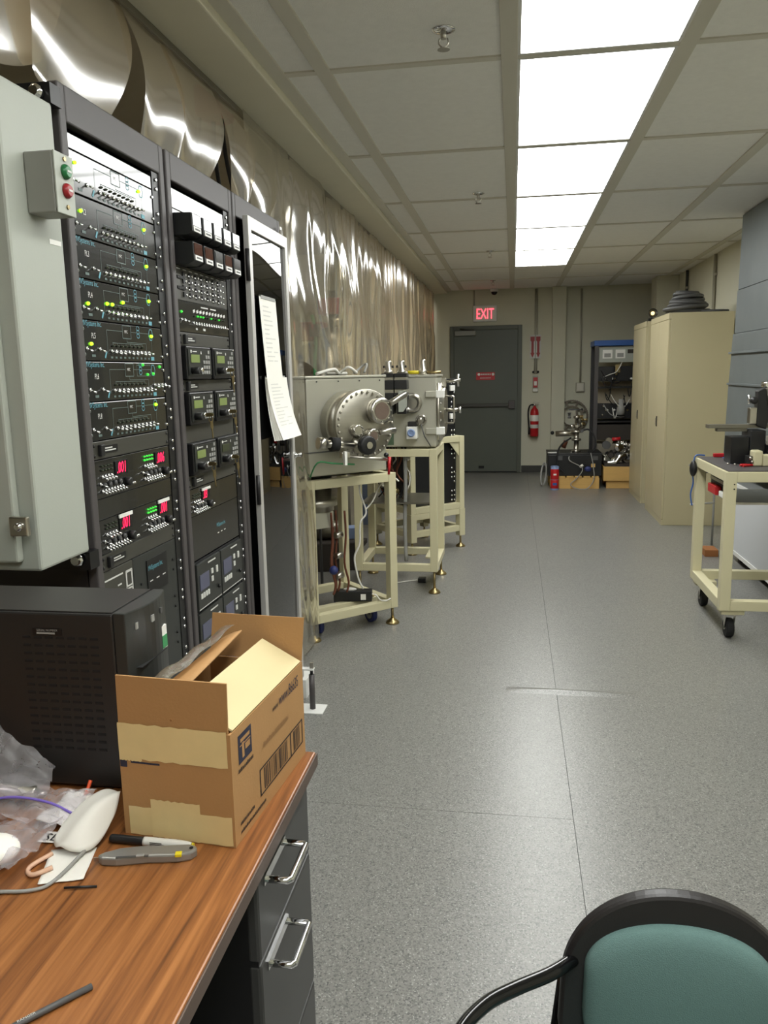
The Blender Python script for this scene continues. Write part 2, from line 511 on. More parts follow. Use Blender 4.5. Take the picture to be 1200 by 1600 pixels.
words_ = {9: 'farthest bright ceiling light panel from the camera, toward the exit door',
          8: 'bright ceiling light panel, second from the far end of the row',
          7: 'bright ceiling light panel in the middle of the row, third from the far end',
          6: 'bright ceiling light panel in the row, fourth from the far end',
          5: 'large bright ceiling light panel, second nearest of those in view',
          4: 'nearest bright ceiling light panel, cut by the top of the picture',
          3: 'ceiling light panel above the near floor, out of view overhead',
          2: 'ceiling light panel directly above the desk, out of view',
          1: 'ceiling light panel behind the camera, out of view'}
for k, y0, y1, a, b in spots:
    L = thing('ceiling_light', words_[k], 'light', ((a+b)/2, (y0+y1)/2, ZC), 0, light_g)
    hw, hl = (b-a)/2, (y1-y0)/2
    fr = MB()
    fr.bx(-hw, -hw+.012, -hl, hl, -.003, .0195).bx(hw-.012, hw, -hl, hl, -.003, .0195)
    fr.bx(-hw+.012, hw-.012, -hl, -hl+.012, -.003, .0195).bx(-hw+.012, hw-.012, hl-.012, hl, -.003, .0195)
    fr.build('frame', 'white_paint', L)
    MB().bx(-hw+.012, hw-.012, -hl+.012, hl-.012, .004, .010).build('diffuser', 'diffuser', L)
# unseen fill lamps added to brighten the bay (hung under its higher ceiling)
for i, (y, q) in enumerate(((1.6, 'nearest'), (5.0, 'second'), (7.8, 'third'), (10.4, 'farthest'))):
    L = thing('bay_fill_light', 'unseen fill light added over the curtained bay, %s along it' % q, 'light', (-1.52, y, 3.2), 0, 'added fill lights of the curtained bay')
    MB().bx(-.13, .13, -.61, .61, -.05, 0).build('housing', 'white_paint', L)
    MB().bx(-.12, .12, -.59, .59, -.053, -.0505).build('diffuser', 'fill_glow_lab', L)

# sprinklers
def sprinkler(x, y, label):
    t = thing('sprinkler', label, 'sprinkler', (x, y, ZC+.004), 0, 'ceiling sprinklers')
    MB().lathe((0, 0, 0), (0, 0, -1), [(.040, 0), (.040, .003), (.030, .007), (.014, .009)], 20).build('escutcheon', 'chrome', t)
    MB().cyl((0, 0, -.008), (0, 0, -.030), .010, n=10).build('nozzle', 'steel', t)
    f = MB().tube([(-.013, 0, -.028), (-.016, 0, -.045), (0, 0, -.060)], .0028, 6, sub=3)
    f.tube([(.013, 0, -.028), (.016, 0, -.045), (0, 0, -.060)], .0028, 6, sub=3)
    f.build('yoke', 'steel', t)
    MB().lathe((0, 0, -.060), (0, 0, -1), [(.005, 0), (.020, .002), (.022, .004)], 12).build('deflector', 'steel', t)
sprinkler(-.242, 2.93, 'chrome ceiling sprinkler nearest the camera, on the big tile left of the lights')
sprinkler(-.232, 5.49, 'second chrome ceiling sprinkler along the tiles left of the lights')
sprinkler(-.230, 8.05, 'third small ceiling sprinkler left of the farthest light panels')
sprinkler(-.262, 10.6, 'tiny ceiling sprinkler closest to the exit door')

# ------------------------------------------------------------------ door and back wall fittings
door = struct(MB().bx(-.845, .065, YB-.035, YB-.004, .012, 2.055).build('door_1', 'door_paint', bevel=.003))
df = MB()
df.bx(-.90, -.845, YB-.05, YB-.002, 0, 2.11).bx(.065, .125, YB-.05, YB-.002, 0, 2.11).bx(-.845, .065, YB-.05, YB-.002, 2.055, 2.11)
df.build('door_frame', 'frame_paint', door, bevel=.004)
MB().bx(-.83, -.53, YB-.10, YB-.037, 1.975, 2.045).build('door_closer', 'grey_box', door, bevel=.006)
MB().tube([(-.56, YB-.09, 2.05), (-.62, YB-.17, 2.06), (-.75, YB-.06, 2.075)], .008, 6).build('closer_arm', 'frame_paint', door)
pb = MB().bx(-.80, -.06, YB-.085, YB-.055, .96, 1.01)
pb.build('push_bar', 'panel_olive', door, bevel=.006)
MB().bx(-.06, .03, YB-.095, YB-.037, .93, 1.05).build('latch_case', 'rack_grey', door, bevel=.006)
MB().bx(-.845, .065, YB-.05, YB-.037, 0.005, .02).build('threshold', 'black_rubber', door)
MB().bx(-.49, -.41, YB-.044, YB-.036, .06, .10).build('floor_stop', 'black_rubber', door)
sg = tag(MB().bx(-.525, -.258, YB-.041, YB-.0365, 1.345, 1.455).build('door_sign', 'red_paint'), 'small red warning sign with white marks on the grey door', 'sign')
RX = (PI/2, 0, 0)
for x in (-.50, -.30):
    MB().lathe((x+.015, YB-.041, 1.425), (0, -1, 0), [(.020, 0), (.020, .001)], 12).build('white_disc', 'label_white', sg)
fine = MB()
for k in range(6): fine.bx(-.455+.024*k, -.437+.024*k, YB-.0424, YB-.0411, 1.416, 1.436)
for k in range(8): fine.bx(-.470+.020*k, -.456+.020*k, YB-.0424, YB-.0411, 1.368, 1.380)
fine.build('fine_print', 'print_white', sg, kind='stuff')

# exit sign
ex = thing('exit_sign', 'lit exit sign with red letters above the grey door', 'exit sign', (-.40, YB, 2.28))
MB().bx(-.168, .168, -.045, -.001, -.112, .112).build('housing', 'white_paint', ex, bevel=.004)
MB().bx(-.150, .150, -.0475, -.0455, -.095, .095).build('face', 'label_white', ex)
emit('exit_red', (255, 70, 84), 1.5)
text('letters', 'EXIT', .205, (0, -.049, -.072), RX, 'exit_red', ex, sx=.60, align='CENTER', depth=.001)
MB().cyl((-.155, -.012, .112), (-.155, -.012, .325), .011, n=10).build('conduit', 'conduit', ex)
# dome camera
dc = thing('dome_camera', 'small dark dome camera under the ceiling beside the exit sign', 'camera', (-.27, YB-.09, ZC))
MB().lathe((0, 0, 0), (0, 0, -1), [(.055, 0), (.055, .03), (.048, .04)], 20).build('base', 'white_paint', dc)
MB().lathe((0, 0, -.04), (0, 0, -1), [(.044, 0), (.042, .016), (.030, .036), (.008, .046)], 20).build('dome', 'black_gloss', dc)

# conduit run with pull station
cd = thing('wall_conduit', 'pair of thin grey conduits down the wall above the fire extinguisher', 'conduit', (.318, YB, 0))
for dx in (-.012, .014):
    MB().cyl((dx, -.012, 1.42), (dx, -.012, 2.60), .0095, n=8).build('pipe', 'conduit', cd)
ps = thing('pull_station', 'red and white fire alarm pull station under the conduit', 'alarm', (.318, YB, 1.285))
MB().bx(-.036, .036, -.045, -.001, -.12, .11).build('back_box', 'grey_enclosure', ps, bevel=.004)
MB().bx(-.030, .030, -.058, -.046, -.06, .085).build('pull_face', 'red_paint', ps, bevel=.003)
MB().bx(-.020, .020, -.0625, -.0585, -.03, .03).build('pull_handle', 'label_white', ps)
MB().bx(-.034, .034, -.050, -.046, -.115, -.075).build('white_plate', 'label_white', ps)
for i, dx in enumerate((-.028, .034)):
    tag(MB().lathe((.318+dx, YB-.001, 1.445), (0, -1, 0), [(.018, 0), (.018, .012), (.010, .016)], 12).build('cable_clip', 'black_rubber'),
        ('left' if i == 0 else 'right') + ' small black round clip on the wall above the pull station', 'clip', 'wall clips')
def arrow_sign(x, label):
    s = thing('arrow_sign', label, 'sign', (x, YB-.024, 1.80), 0, 'red arrow signs')
    MB().bx(-.036, .036, -.004, 0, -.165, .165).build('backing', 'print_white', s)
    poly = [(-.030, .14), (-.030, .085), (-.016, .070), (-.016, -.085), (-.030, -.085), (0, -.155), (.030, -.085), (.016, -.085), (.016, .070), (.030, .085), (.030, .14)]
    MB().prism(poly, lambda a, b: (a, -.0045, b), lambda a, b: (a, -.008, b)).build('arrow', 'red_dark', s)
arrow_sign(.272, 'left one of two red downward arrow signs above the extinguisher')
arrow_sign(.352, 'right one of two red downward arrow signs above the extinguisher')
# extinguisher
fe = thing('fire_extinguisher', 'red fire extinguisher with black hose hanging beside the door', 'extinguisher', (.310, YB-.085, .53))
MB().lathe((0, 0, 0), (0, 0, 1), [(.052, 0), (.060, .012), (.060, .34), (.050, .385), (.026, .41), (.022, .43)], 24).build('cylinder', 'red_paint', fe)
MB().lathe((0, 0, .22), (0, 0, 1), [(.0607, 0), (.0609, .002), (.0609, .085), (.0607, .087)], 24).build('label_band', 'label_white', fe)
MB().lathe((0, 0, .12), (0, 0, 1), [(.0607, 0), (.0609, .002), (.0609, .05), (.0607, .052)], 24).build('lower_label', 'print_white', fe)
MB().cyl((0, 0, .43), (0, 0, .465), .018, n=12).build('valve', 'chrome', fe)
h = MB(); h.box((.02, 0, .485), (.09, .016, .010), Matrix.Rotation(0, 4, 'X')); h.box((.018, 0, .462), (.075, .014, .007))
h.build('handle', 'chrome', fe, bevel=.002)
MB().tube([(-.018, 0, .455), (-.065, 0, .44), (-.088, 0, .36), (-.082, 0, .22), (-.074, 0, .12)], .011, 8, sub=5).build('hose', 'black_rubber', fe)
MB().cyl((-.074, 0, .135), (-.072, 0, .03), .014, .018, 10).build('nozzle', 'black_rubber', fe)
MB().bx(-.02, .02, .06, .084, .2, .4).build('wall_bracket', 'steel', fe)

# conduit with outlet box
oc = thing('outlet_conduit', 'grey conduit dropping to a steel outlet box right of the wall pier', 'conduit', (.945, YB, 0))
MB().cyl((0, -.016, 1.28), (-.005, -.016, 2.58), .013, n=10).build('pipe', 'conduit', oc)
MB().bx(-.06, .06, -.052, -.001, 1.155, 1.285).build('outlet_box', 'conduit', oc, bevel=.004)
MB().bx(-.045, .045, -.057, -.053, 1.165, 1.275).build('cover_plate', 'steel', oc, bevel=.002)
for x, y0_, nm in ((2.03, 10.2, 'dark thin conduit high on the right wall behind the cable coil'), (2.03, 8.85, 'bright steel conduit high on the right wall beside the cable coil')):
    c_ = thing('wall_conduit', nm, 'conduit', (x, y0_, 0), 0, 'right wall conduits')
    MB().cyl((0, 0, 0.3), (0, 0, 2.60), .016, n=10).build('pipe', 'conduit' if y0_ < 9 else 'cable_coil', c_)
    for z in (2.4, 1.2): MB().bx(-.012, .018, -.03, .03, z-.012, z+.012).build('strap', 'steel', c_)
# ------------------------------------------------------------------ instrument racks
RXF, RZ = -0.95, PI/2
RT = 2.10
def rack_frame(name, label, yc, hw, open_=True, depth=.58):
    t = thing(name, label, 'rack', (RXF, yc, 0), RZ, 'instrument racks')
    f = MB()
    f.bx(-hw, -hw+.028, .014, .04, .10, RT).bx(hw-.028, hw, .014, .04, .10, RT)
    f.bx(-hw+.028, hw-.028, .014, .04, RT-.078, RT).bx(-hw+.028, hw-.028, .014, .04, .10, .17)
    f.build('front_frame', 'rack_grey', t, bevel=.004)
    b = MB()
    b.bx(-hw, -hw+.012, .041, depth, .10, RT-.002).bx(hw-.012, hw, .041, depth, .10, RT-.002)
    b.bx(-hw+.012, hw-.012, depth-.01, depth, .10, RT-.002)
    b.bx(-hw+.012, hw-.012, .041, depth-.01, RT-.02, RT-.002).bx(-hw+.012, hw-.012, .041, depth-.01, .10, .12)
    b.build('cabinet_shell', 'rack_side', t)
    MB().bx(-hw+.001, hw-.001, .01, depth, .035, .0995).build('plinth', 'white_paint', t, bevel=.003)
    return t
def rails(t, hw, screws):
    r = MB()
    r.bx(-hw+.0285, -hw+.030, .0225, .05, .171, RT-.079)
    r.bx(hw-.070, hw-.029, .020, .05, .171, RT-.079)
    o = r.build('mounting_rail', 'rail_black', t)
    s = MB()
    for z in screws:
        for dz in (-.012, .012):
            s.lathe((hw-.050, .020, z+dz), (0, -1, 0), [(.0050, 0), (.0050, .003), (.0030, .0045)], 8)
    s.build('rail_screws', 'chrome', o, kind='stuff')
def panel(t, x0, x1, z0, z1, m='panel_black', y=.022, name='panel'):
    return MB().bx(x0, x1, y, y+.006, z0, z1).build(name, m, t, bevel=.0015)
TR = (PI/2, 0, 0)
def strip(mb, x0, z0, x1, z1, w=.0012, y=.0212):
    """thin printed line between two points of a panel"""
    dx, dz = x1-x0, z1-z0
    L = math.hypot(dx, dz)
    px_, pz_ = -dz/L*w/2, dx/L*w/2
    mb.add([(x0+px_, y, z0+pz_), (x1+px_, y, z1+pz_), (x1-px_, y, z1-pz_), (x0-px_, y, z0-pz_)], [(0, 3, 2, 1)])
def rect(mb, x0, x1, z0, z1, w=.0012, y=.0212):
    strip(mb, x0, z0, x1, z0, w, y); strip(mb, x0, z1, x1, z1, w, y); strip(mb, x0, z0, x0, z1, w, y); strip(mb, x1, z0, x1, z1, w, y)
def toggle(mb, x, z, y=.022, up=-1, r=.0026, L=.013):
    mb.lathe((x, y, z), (0, -1, 0), [(.0048, 0), (.0048, .003), (.0036, .0035)], 6)
    mb.cyl((x, y-.003, z), (x, y-.003-L, z+up*.007), r*.62, r, 6)
def led(mb, x, z, y=.022, r=.0042):
    mb.lathe((x, y, z), (0, -1, 0), [(r, 0), (r, .002), (r*.75, .0045), (r*.25, .006)], 8)

W1 = (-.233, .193)      # panel span of the racks with rails
def pl_panel(t, z0, z1, title, lit, alt=False, logo=True, split=False):
    x0, x1 = W1
    w, h = x1-x0, z1-z0
    X = lambda u: x0+u*w
    Zz = lambda v: z0+v*h
    p = panel(t, x0, x1, z0+.0008, z1-.0008, 'panel_black', name='control_panel')
    if logo: text('maker_lettering', 'MVSystems Inc.', .0185, (X(.005), .0212, Zz(.86)), TR, 'print_cyan', p, sx=.78)
    if title: text('panel_lettering', title, .0185, (X(.10), .0212, Zz(.56)), TR, 'print_white', p, sx=.72)
    ln = MB()
    strip(ln, X(.27), Zz(.80), X(.46), Zz(.80)); strip(ln, X(.27), Zz(.18), X(.27), Zz(.80))
    rect(ln, X(.46), X(.565), Zz(.62), Zz(.96), .002)
    strip(ln, X(.565), Zz(.80), X(.82), Zz(.80))
    strip(ln, X(.51), Zz(.62), X(.51), Zz(.52)); strip(ln, X(.51), Zz(.52), X(.76), Zz(.52)); strip(ln, X(.76), Zz(.52), X(.76), Zz(.20))
    strip(ln, X(.84), Zz(.60), X(.84), Zz(.18))
    strip(ln, X(.33), Zz(.48), X(.71), Zz(.48))
    for k in range(8): strip(ln, X(.335+.053*k), Zz(.48), X(.335+.053*k), Zz(.42))
    if alt:
        rect(ln, X(.61), X(.80), Zz(.62), Zz(.92)); strip(ln, X(.61), Zz(.97), X(.93), Zz(.97))
    ln.build('diagram_lines', 'print_line', p, kind='stuff')
    text('panel_lettering', 'MFC', .011, (X(.485), .0212, Zz(.76)), TR, 'print_white', p, sx=.8)
    cy = MB()
    for k in range(3):
        for a in range(8):
            a0, a1 = 2*PI*a/8, 2*PI*(a+1)/8
            strip(cy, X(.66)+.008*math.cos(a0), Zz(.72+.10*k)+.006*math.sin(a0), X(.66)+.008*math.cos(a1), Zz(.72+.10*k)+.006*math.sin(a1), .0018)
    for a in range(6):
        a0, a1 = 2*PI*a/6, 2*PI*(a+1)/6
        strip(cy, X(.835)+.012*math.cos(a0), Zz(.78)+.016*math.sin(a0), X(.835)+.012*math.cos(a1), Zz(.78)+.016*math.sin(a1), .002)
    strip(cy, X(.235), Zz(.08), X(.255), Zz(.25), .006)
    strip(cy, X(.82), Zz(.10), X(.865), Zz(.10), .010)
    cy.build('diagram_symbols', 'print_cyan', p, kind='stuff')
    tg = MB()
    for k in range(10 if not alt else 14): toggle(tg, X(.315+.053*k), Zz(.26 if k < 10 else .36), up=-1 if k % 3 else -.6)
    for u in (.04, .18): toggle(tg, X(u), Zz(.30))
    tg.build('toggle_switches', 'chrome', p, kind='stuff')
    pr = MB()
    for k in range(10): strip(pr, X(.300+.053*k), Zz(.10), X(.325+.053*k), Zz(.10), .005)
    strip(pr, X(.09), Zz(.13), X(.13), Zz(.13), .006)
    pr.build('printed_captions', 'print_line', p, kind='stuff')
    on, off = MB(), MB()
    for k in range(8): led(off, X(.335+.053*k), Zz(.40), r=.0030)
    for u, v in lit: led(on, X(u), Zz(v))
    off.build('unlit_lamps', 'led_off', p, kind='stuff')
    if lit: on.build('lit_lamps', 'led_green' if not alt else 'led_dim', p, kind='stuff')
    sc = MB()
    for u in (.014, .986):
        for v in (.78, .16): sc.lathe((X(u), .022, Zz(v)), (0, -1, 0), [(.0042, 0), (.0042, .002), (.0028, .0035)], 8)
    sc.build('panel_screws', 'chrome', p, kind='stuff')
    return p
def lock_panel(t, z0, z1):
    x0, x1 = W1
    p = panel(t, x0, x1, z0+.0008, z1-.0008, 'panel_olive', name='breaker_panel')
    zc = (z0+z1)/2
    MB().bx(x0+.03, x0+.048, .012, .0215, zc-.014, zc+.014).build('rocker_switch', 'black_plastic', p, bevel=.002)
    MB().bx(x0+.056, x0+.125, .0205, .0219, zc-.009, zc+.009).build('name_plate', 'rail_black', p)
    q = MB()
    strip(q, x0+.062, zc+.003, x0+.098, zc+.003, .003, .0203); strip(q, x0+.062, zc-.003, x0+.115, zc-.003, .003, .0203)
    q.build('plate_print', 'print_white', p)
    sc = MB()
    for x in (x0+.012, x1-.012):
        for z in (z0+.010, z1-.010): sc.lathe((x, .022, z), (0, -1, 0), [(.004, 0), (.004, .002), (.002, .003)], 8)
    sc.build('panel_screws', 'rail_black', p, kind='stuff')
def gauge_half(p, x, z0, z1, digits, tape_, dim=False):
    """one half of a two-channel gauge unit: toggles, lamps, a red numeric display"""
    h = z1-z0
    tg = MB()
    for k in range(4): toggle(tg, x+.022+.015*k, z0+.56*h)
    for k in range(8): toggle(tg, x+.018+.0145*k, z0+.14*h, L=.011)
    toggle(tg, x+.010, z0+.36*h, L=.017)
    tg.build('toggle_switches', 'chrome', p, kind='stuff')
    kn = MB()
    for k in range(4): kn.lathe((x+.028+.026*k, .022, z0+.30*h), (0, -1, 0), [(.0065, 0), (.0065, .005), (.004, .007)], 8)
    kn.build('trim_pots', 'cable_coil', p, kind='stuff')
    lp = MB()
    for k in range(4):
        led(lp, x+.022+.015*k, z0+.75*h, r=.003); led(lp, x+.022+.015*k, z0+.87*h, r=.0025)
    lp.build('lamps', 'led_off' if not dim else 'led_dim', p, kind='stuff')
    d = MB().bx(x+.086, x+.150, .0195, .0219, z0+.50*h, z0+.93*h).build('display_window', 'rail_black', p)
    text('digits', digits, .040, (x+.092, .0192, z0+.56*h), TR, 'led_red', d, sx=.72, shear=.15)
    if tape_:
        MB().bx(x+.082, x+.152, .0165, .0193, z0+.94*h, z0+1.06*h).build('tape_strip', 'label_white', p)
    MB().lathe((x+.142, .022, z0+.24*h), (0, -1, 0), [(.011, 0), (.011, .012), (.008, .014)], 10).build('knob', 'black_plastic', p)
    b = MB()
    for dx in (.158, .168): b.lathe((x+dx, .022, z0+.16*h), (0, -1, 0), [(.0035, 0), (.0035, .012)], 6)
    b.build('posts', 'chrome', p, kind='stuff')

# --- rack nearest the camera
r1 = rack_frame('instrument_rack', 'black instrument rack nearest the desk with toggle switch diagram panels and red readouts', 1.953, .262)
rails(r1, .262, [1.99-.0889*k for k in range(20)])
panel(r1, W1[0], W1[1], 1.974, 2.007, 'panel_black', name='blank_panel')
pl_panel(r1, 1.882, 1.973, '', [(.07, .72), (.80, .75)], logo=False)
pl_panel(r1, 1.790, 1.881, 'PL2', [(.09, .62), (.84, .74)], logo=False)
pl_panel(r1, 1.698, 1.789, 'PL3', [(.84, .72)])
pl_panel(r1, 1.606, 1.697, 'PL4', [(.09, .40), (.30, .47), (.36, .47), (.49, .57), (.84, .74)])
pl_panel(r1, 1.512, 1.605, 'PL5', [(.09, .42), (.84, .74)])
pl_panel(r1, 1.417, 1.511, 'PL6', [(.69, .93), (.93, .88), (.75, .66), (.83, .68)], alt=True)
pl_panel(r1, 1.325, 1.416, 'PL8', [(.84, .80)])
lock_panel(r1, 1.280, 1.324)
g = panel(r1, W1[0], W1[1], 1.187, 1.279, 'panel_black', name='gauge_panel')
gauge_half(g, -.215, 1.192, 1.274, '.001', False); gauge_half(g, .010, 1.192, 1.274, '.006', False, True)
panel(r1, W1[0], W1[1], 1.136, 1.186, 'panel_black', name='blank_panel')
g = panel(r1, W1[0], W1[1], 1.051, 1.135, 'panel_black', name='gauge_panel')
gauge_half(g, -.215, 1.054, 1.130, '.001', True); gauge_half(g, .010, 1.054, 1.130, '.001', True, True)
lock_panel(r1, 1.008, 1.050)
lp_ = panel(r1, W1[0], -.075, .62, 1.007, 'panel_olive', name='meter_panel')
q = MB(); rect(q, -.115, -.082, .90, .985, .003); rect(q, -.112, -.085, .945, .982, .004); rect(q, -.112, -.085, .903, .938, .004)
strip(q, -.222, .985, -.13, .985, .004); strip(q, -.16, .96, -.14, .96, .004); strip(q, -.16, .94, -.14, .94, .004); strip(q, -.165, .92, -.135, .92, .004)
strip(q, -.21, .92, -.20, .92, .006); strip(q, -.19, .915, -.18, .915, .004)
q.build('meter_print', 'print_white', lp_)
bp_ = panel(r1, -.073, W1[1], .46, 1.007, 'panel_dark', name='power_supply_panel')
MB().bx(.0, .125, .0195, .0219, .89, .985).build('name_plate', 'rail_black', bp_)
text('maker_lettering', 'MVSystems Inc.', .020, (.006, .0192, .955), TR, 'print_cyan', bp_, sx=.72)
q = MB()
for k in range(3): strip(q, .012+.04*k, .925, .030+.04*k, .925, .003, .0192)
q.build('plate_print', 'print_white', bp_)
q = MB()
for k in range(5):
    for dz in (0, -.035): q.lathe((-.035, .022, .93-.11*k+dz), (0, -1, 0), [(.004, 0), (.004, .003)], 8)
    for dz in (0, -.03): q.lathe((.168, .022, .95-.11*k+dz), (0, -1, 0), [(.004, 0), (.004, .003)], 8)
q.build('panel_screws', 'rail_black', bp_, kind='stuff')
panel(r1, W1[0], -.075, .30, .619, 'panel_dark', name='blank_panel')
dr = panel(r1, -.073, W1[1], .172, .459, 'panel_dark', name='drawer_panel')
MB().tube([(.02, .02, .40), (.02, -.02, .40), (.14, -.02, .40), (.14, .02, .40)], .005, 6).build('pull_handle', 'chrome', dr)
panel(r1, W1[0], -.075, .172, .299, 'panel_dark', name='blank_panel')

# --- middle rack
r2 = rack_frame('instrument_rack', 'middle black instrument rack with cube meters, green display controllers and hanging keys', 2.497, .265)
rails(r2, .265, [1.99-.0889*k for k in range(20)])
bt = panel(r2, W1[0], W1[1], 1.952, 2.007, 'panel_black', name='blank_panel')
mp_ = panel(r2, W1[0], W1[1], 1.790, 1.951, 'panel_black', name='meter_panel')
for row, z in enumerate((1.905, 1.825)):
    for k in range(5):
        x = W1[0] + .012 + .085*k
        mm = MB()
        mm.prism([(0, -.030), (0, .034), (-.056, .032), (-.058, -.020), (-.040, -.030)], lambda a, b: (x, .0219+a, z+b), lambda a, b: (x+.070, .0219+a, z+b))
        o = mm.build('meter_cube', 'black_plastic', r2, bevel=.002)
        wn = MB().add([(x+.004, -.0358, z+.029), (x+.066, -.0358, z+.029), (x+.066, -.0362, z-.003), (x+.004, -.0362, z-.003)], [(0, 3, 2, 1)])
        wn.build('meter_window', 'black_gloss' if (row == 0 or k in (2, 4)) else 'meter_window', o)
        lb = MB().add([(x+.008, -.0366, z-.005), (x+.062, -.0366, z-.005), (x+.062, -.0370, z-.019), (x+.008, -.0370, z-.019)], [(0, 3, 2, 1)])
        lb.build('caption_plate', 'label_white', o)
        cp = MB(); strip(cp, x+.016, z-.012, x+.054, z-.012, .005, -.0374); cp.build('caption_print', 'cable_coil', o)
mx_ = panel(r2, W1[0], W1[1], 1.695, 1.789, 'panel_olive', name='switch_panel')
tg, kn, pt = MB(), MB(), MB()
for i in range(7):
    for j in range(4):
        x, z = -.165+.048*i, 1.772-.0195*j
        toggle(tg, x+.008, z, L=.010, r=.002)
        kn.bx(x-.016, x-.004, .018, .0219, z-.007, z+.007)
for j in range(2):
    for k in range(6): kn.bx(-.222+.009*k, -.216+.009*k, .018, .0219, 1.757-.03*j, 1.765-.03*j)
for k in range(9): strip(pt, -.22+.045*k, 1.785, -.195+.045*k, 1.785, .003)
tg.build('toggle_switches', 'chrome', mx_, kind='stuff'); kn.build('rocker_switches', 'black_plastic', mx_, kind='stuff'); pt.build('printed_captions', 'print_white', mx_, kind='stuff')
lp2 = panel(r2, W1[0], W1[1], 1.604, 1.694, 'panel_black', name='lamp_panel')
tg, ld, lf, pt = MB(), MB(), MB(), MB()
for k in range(14): toggle(tg, -.115+.021*k, 1.634, L=.010, r=.002)
toggle(tg, -.205, 1.640); toggle(tg, -.18, 1.640)
for k in range(12): led(ld if k in (1, 2, 3, 6, 9) else lf, -.105+.023*k, 1.655, r=.003)
led(ld, -.205, 1.662, r=.004)
for k in range(11): strip(pt, -.115+.026*k, 1.668, -.098+.026*k, 1.672, .009)
strip(pt, -.05, 1.685, .01, 1.685, .004); strip(pt, .03, 1.685, .08, 1.685, .004)
strip(pt, -.1, 1.617, -.085, 1.617, .006); strip(pt, -.04, 1.617, -.02, 1.617, .007)
tg.build('toggle_switches', 'chrome', lp2, kind='stuff'); ld.build('lit_lamps', 'led_dim', lp2, kind='stuff')
lf.build('unlit_lamps', 'led_off', lp2, kind='stuff'); pt.build('printed_captions', 'print_white', lp2, kind='stuff')
lock_panel(r2, 1.562, 1.603)
def controller(t, x, z, w=.192, h=.098, key=True, lcd='lcd_green', i=0):
    c = MB().bx(x, x+w, .004, .0219, z, z+h).build('controller', 'rail_black', t, bevel=.003)
    f = MB().bx(x+.006, x+w-.006, .001, .0035, z+.012, z+h-.008).build('face_plate', 'panel_dark', c)
    MB().bx(x+.022, x+.088, -.0008, .0008, z+.050, z+.074).build('display', lcd, c)
    kp = MB()
    for col in range(3):
        for row in range(5 if col == 2 else 4 - (1 - col)):
            kp.bx(x+.118+.019*col, x+.131+.019*col, -.001, .0008, z+.016+.0155*row, z+.026+.0155*row)
    kp.bx(x+.100, x+.113, -.001, .0008, z+.016, z+.026)
    kp.build('keypad', 'cable_grey', c, kind='stuff')
    pt = MB(); strip(pt, x+.022, z+.083, x+.032, z+.083, .008, .0005); strip(pt, x+.036, z+.083, x+.07, z+.083, .003, .0005); strip(pt, x+.10, z+.080, x+.107, z+.080, .008, .0005)
    pt.build('face_print', 'print_white', c, kind='stuff')
    MB().lathe((x+.030, .001, z+.026), (0, -1, 0), [(.011, 0), (.011, .020), (.009, .023)], 12).build('knob', 'black_plastic', c)
    MB().lathe((x+.084, .001, z+.028), (0, -1, 0), [(.008, 0), (.008, .010), (.006, .012)], 10).build('key_switch', 'chrome', c)
    if key:
        k_ = MB().bx(x+.081, x+.087, -.034, -.011, z+.024, z+.032)
        k_.bx(x+.083, x+.0855, -.030, -.004, z+.022, z+.034)
        k_.tube([(x+.084, -.026, z+.028), (x+.088, -.030, z+.012), (x+.086, -.024, z+.004), (x+.082, -.020, z+.014)], .0012, 5, closed=True, sub=4)
        dx = random.uniform(-.004, .008)
        k_.prism([(-.010, 0), (.010, 0), (.012, -.018), (.005, -.026), (.004, -.052), (-.002, -.055), (-.004, -.026), (-.011, -.018)],
                 lambda a, b: (x+.088+dx+a+b*-.12, -.027, z+.008+b), lambda a, b: (x+.088+dx+a+b*-.12, -.0252, z+.008+b))
        k_.build('hanging_key', 'brass', c)
    return c
panel(r2, W1[0], W1[1], 1.463, 1.561, 'rail_black', y=.0221, name='mounting_plate')
panel(r2, W1[0], W1[1], 1.326, 1.423, 'rail_black', y=.0221, name='mounting_plate')
panel(r2, W1[0], W1[1], 1.174, 1.270, 'rail_black', y=.0221, name='mounting_plate')
lock_panel(r2, 1.424, 1.462)
panel(r2, W1[0], W1[1], 1.271, 1.325, 'panel_olive', name='blank_panel')
controller(r2, -.225, 1.463, key=False); controller(r2, -.010, 1.463)
controller(r2, -.222, 1.326); controller(r2, -.008, 1.326)
controller(r2, -.220, 1.173); controller(r2, -.006, 1.173, lcd='led_off')
lock_panel(r2, 1.130, 1.172)
g = panel(r2, W1[0], W1[1], 1.045, 1.129, 'panel_black', name='gauge_panel')
gauge_half(g, -.218, 1.050, 1.118, '.03', True)
bp_ = panel(r2, W1[0], W1[1], .905, 1.044, 'panel_black', name='blank_panel')
text('maker_lettering', 'MVSystems Inc.', .020, (-.02, .0212, .975), TR, 'print_cyan', bp_, sx=.65)
q = MB()
for k in range(3): strip(q, -.015+.03*k, .955, .0+.03*k, .955, .003)
q.build('plate_print', 'print_white', bp_)
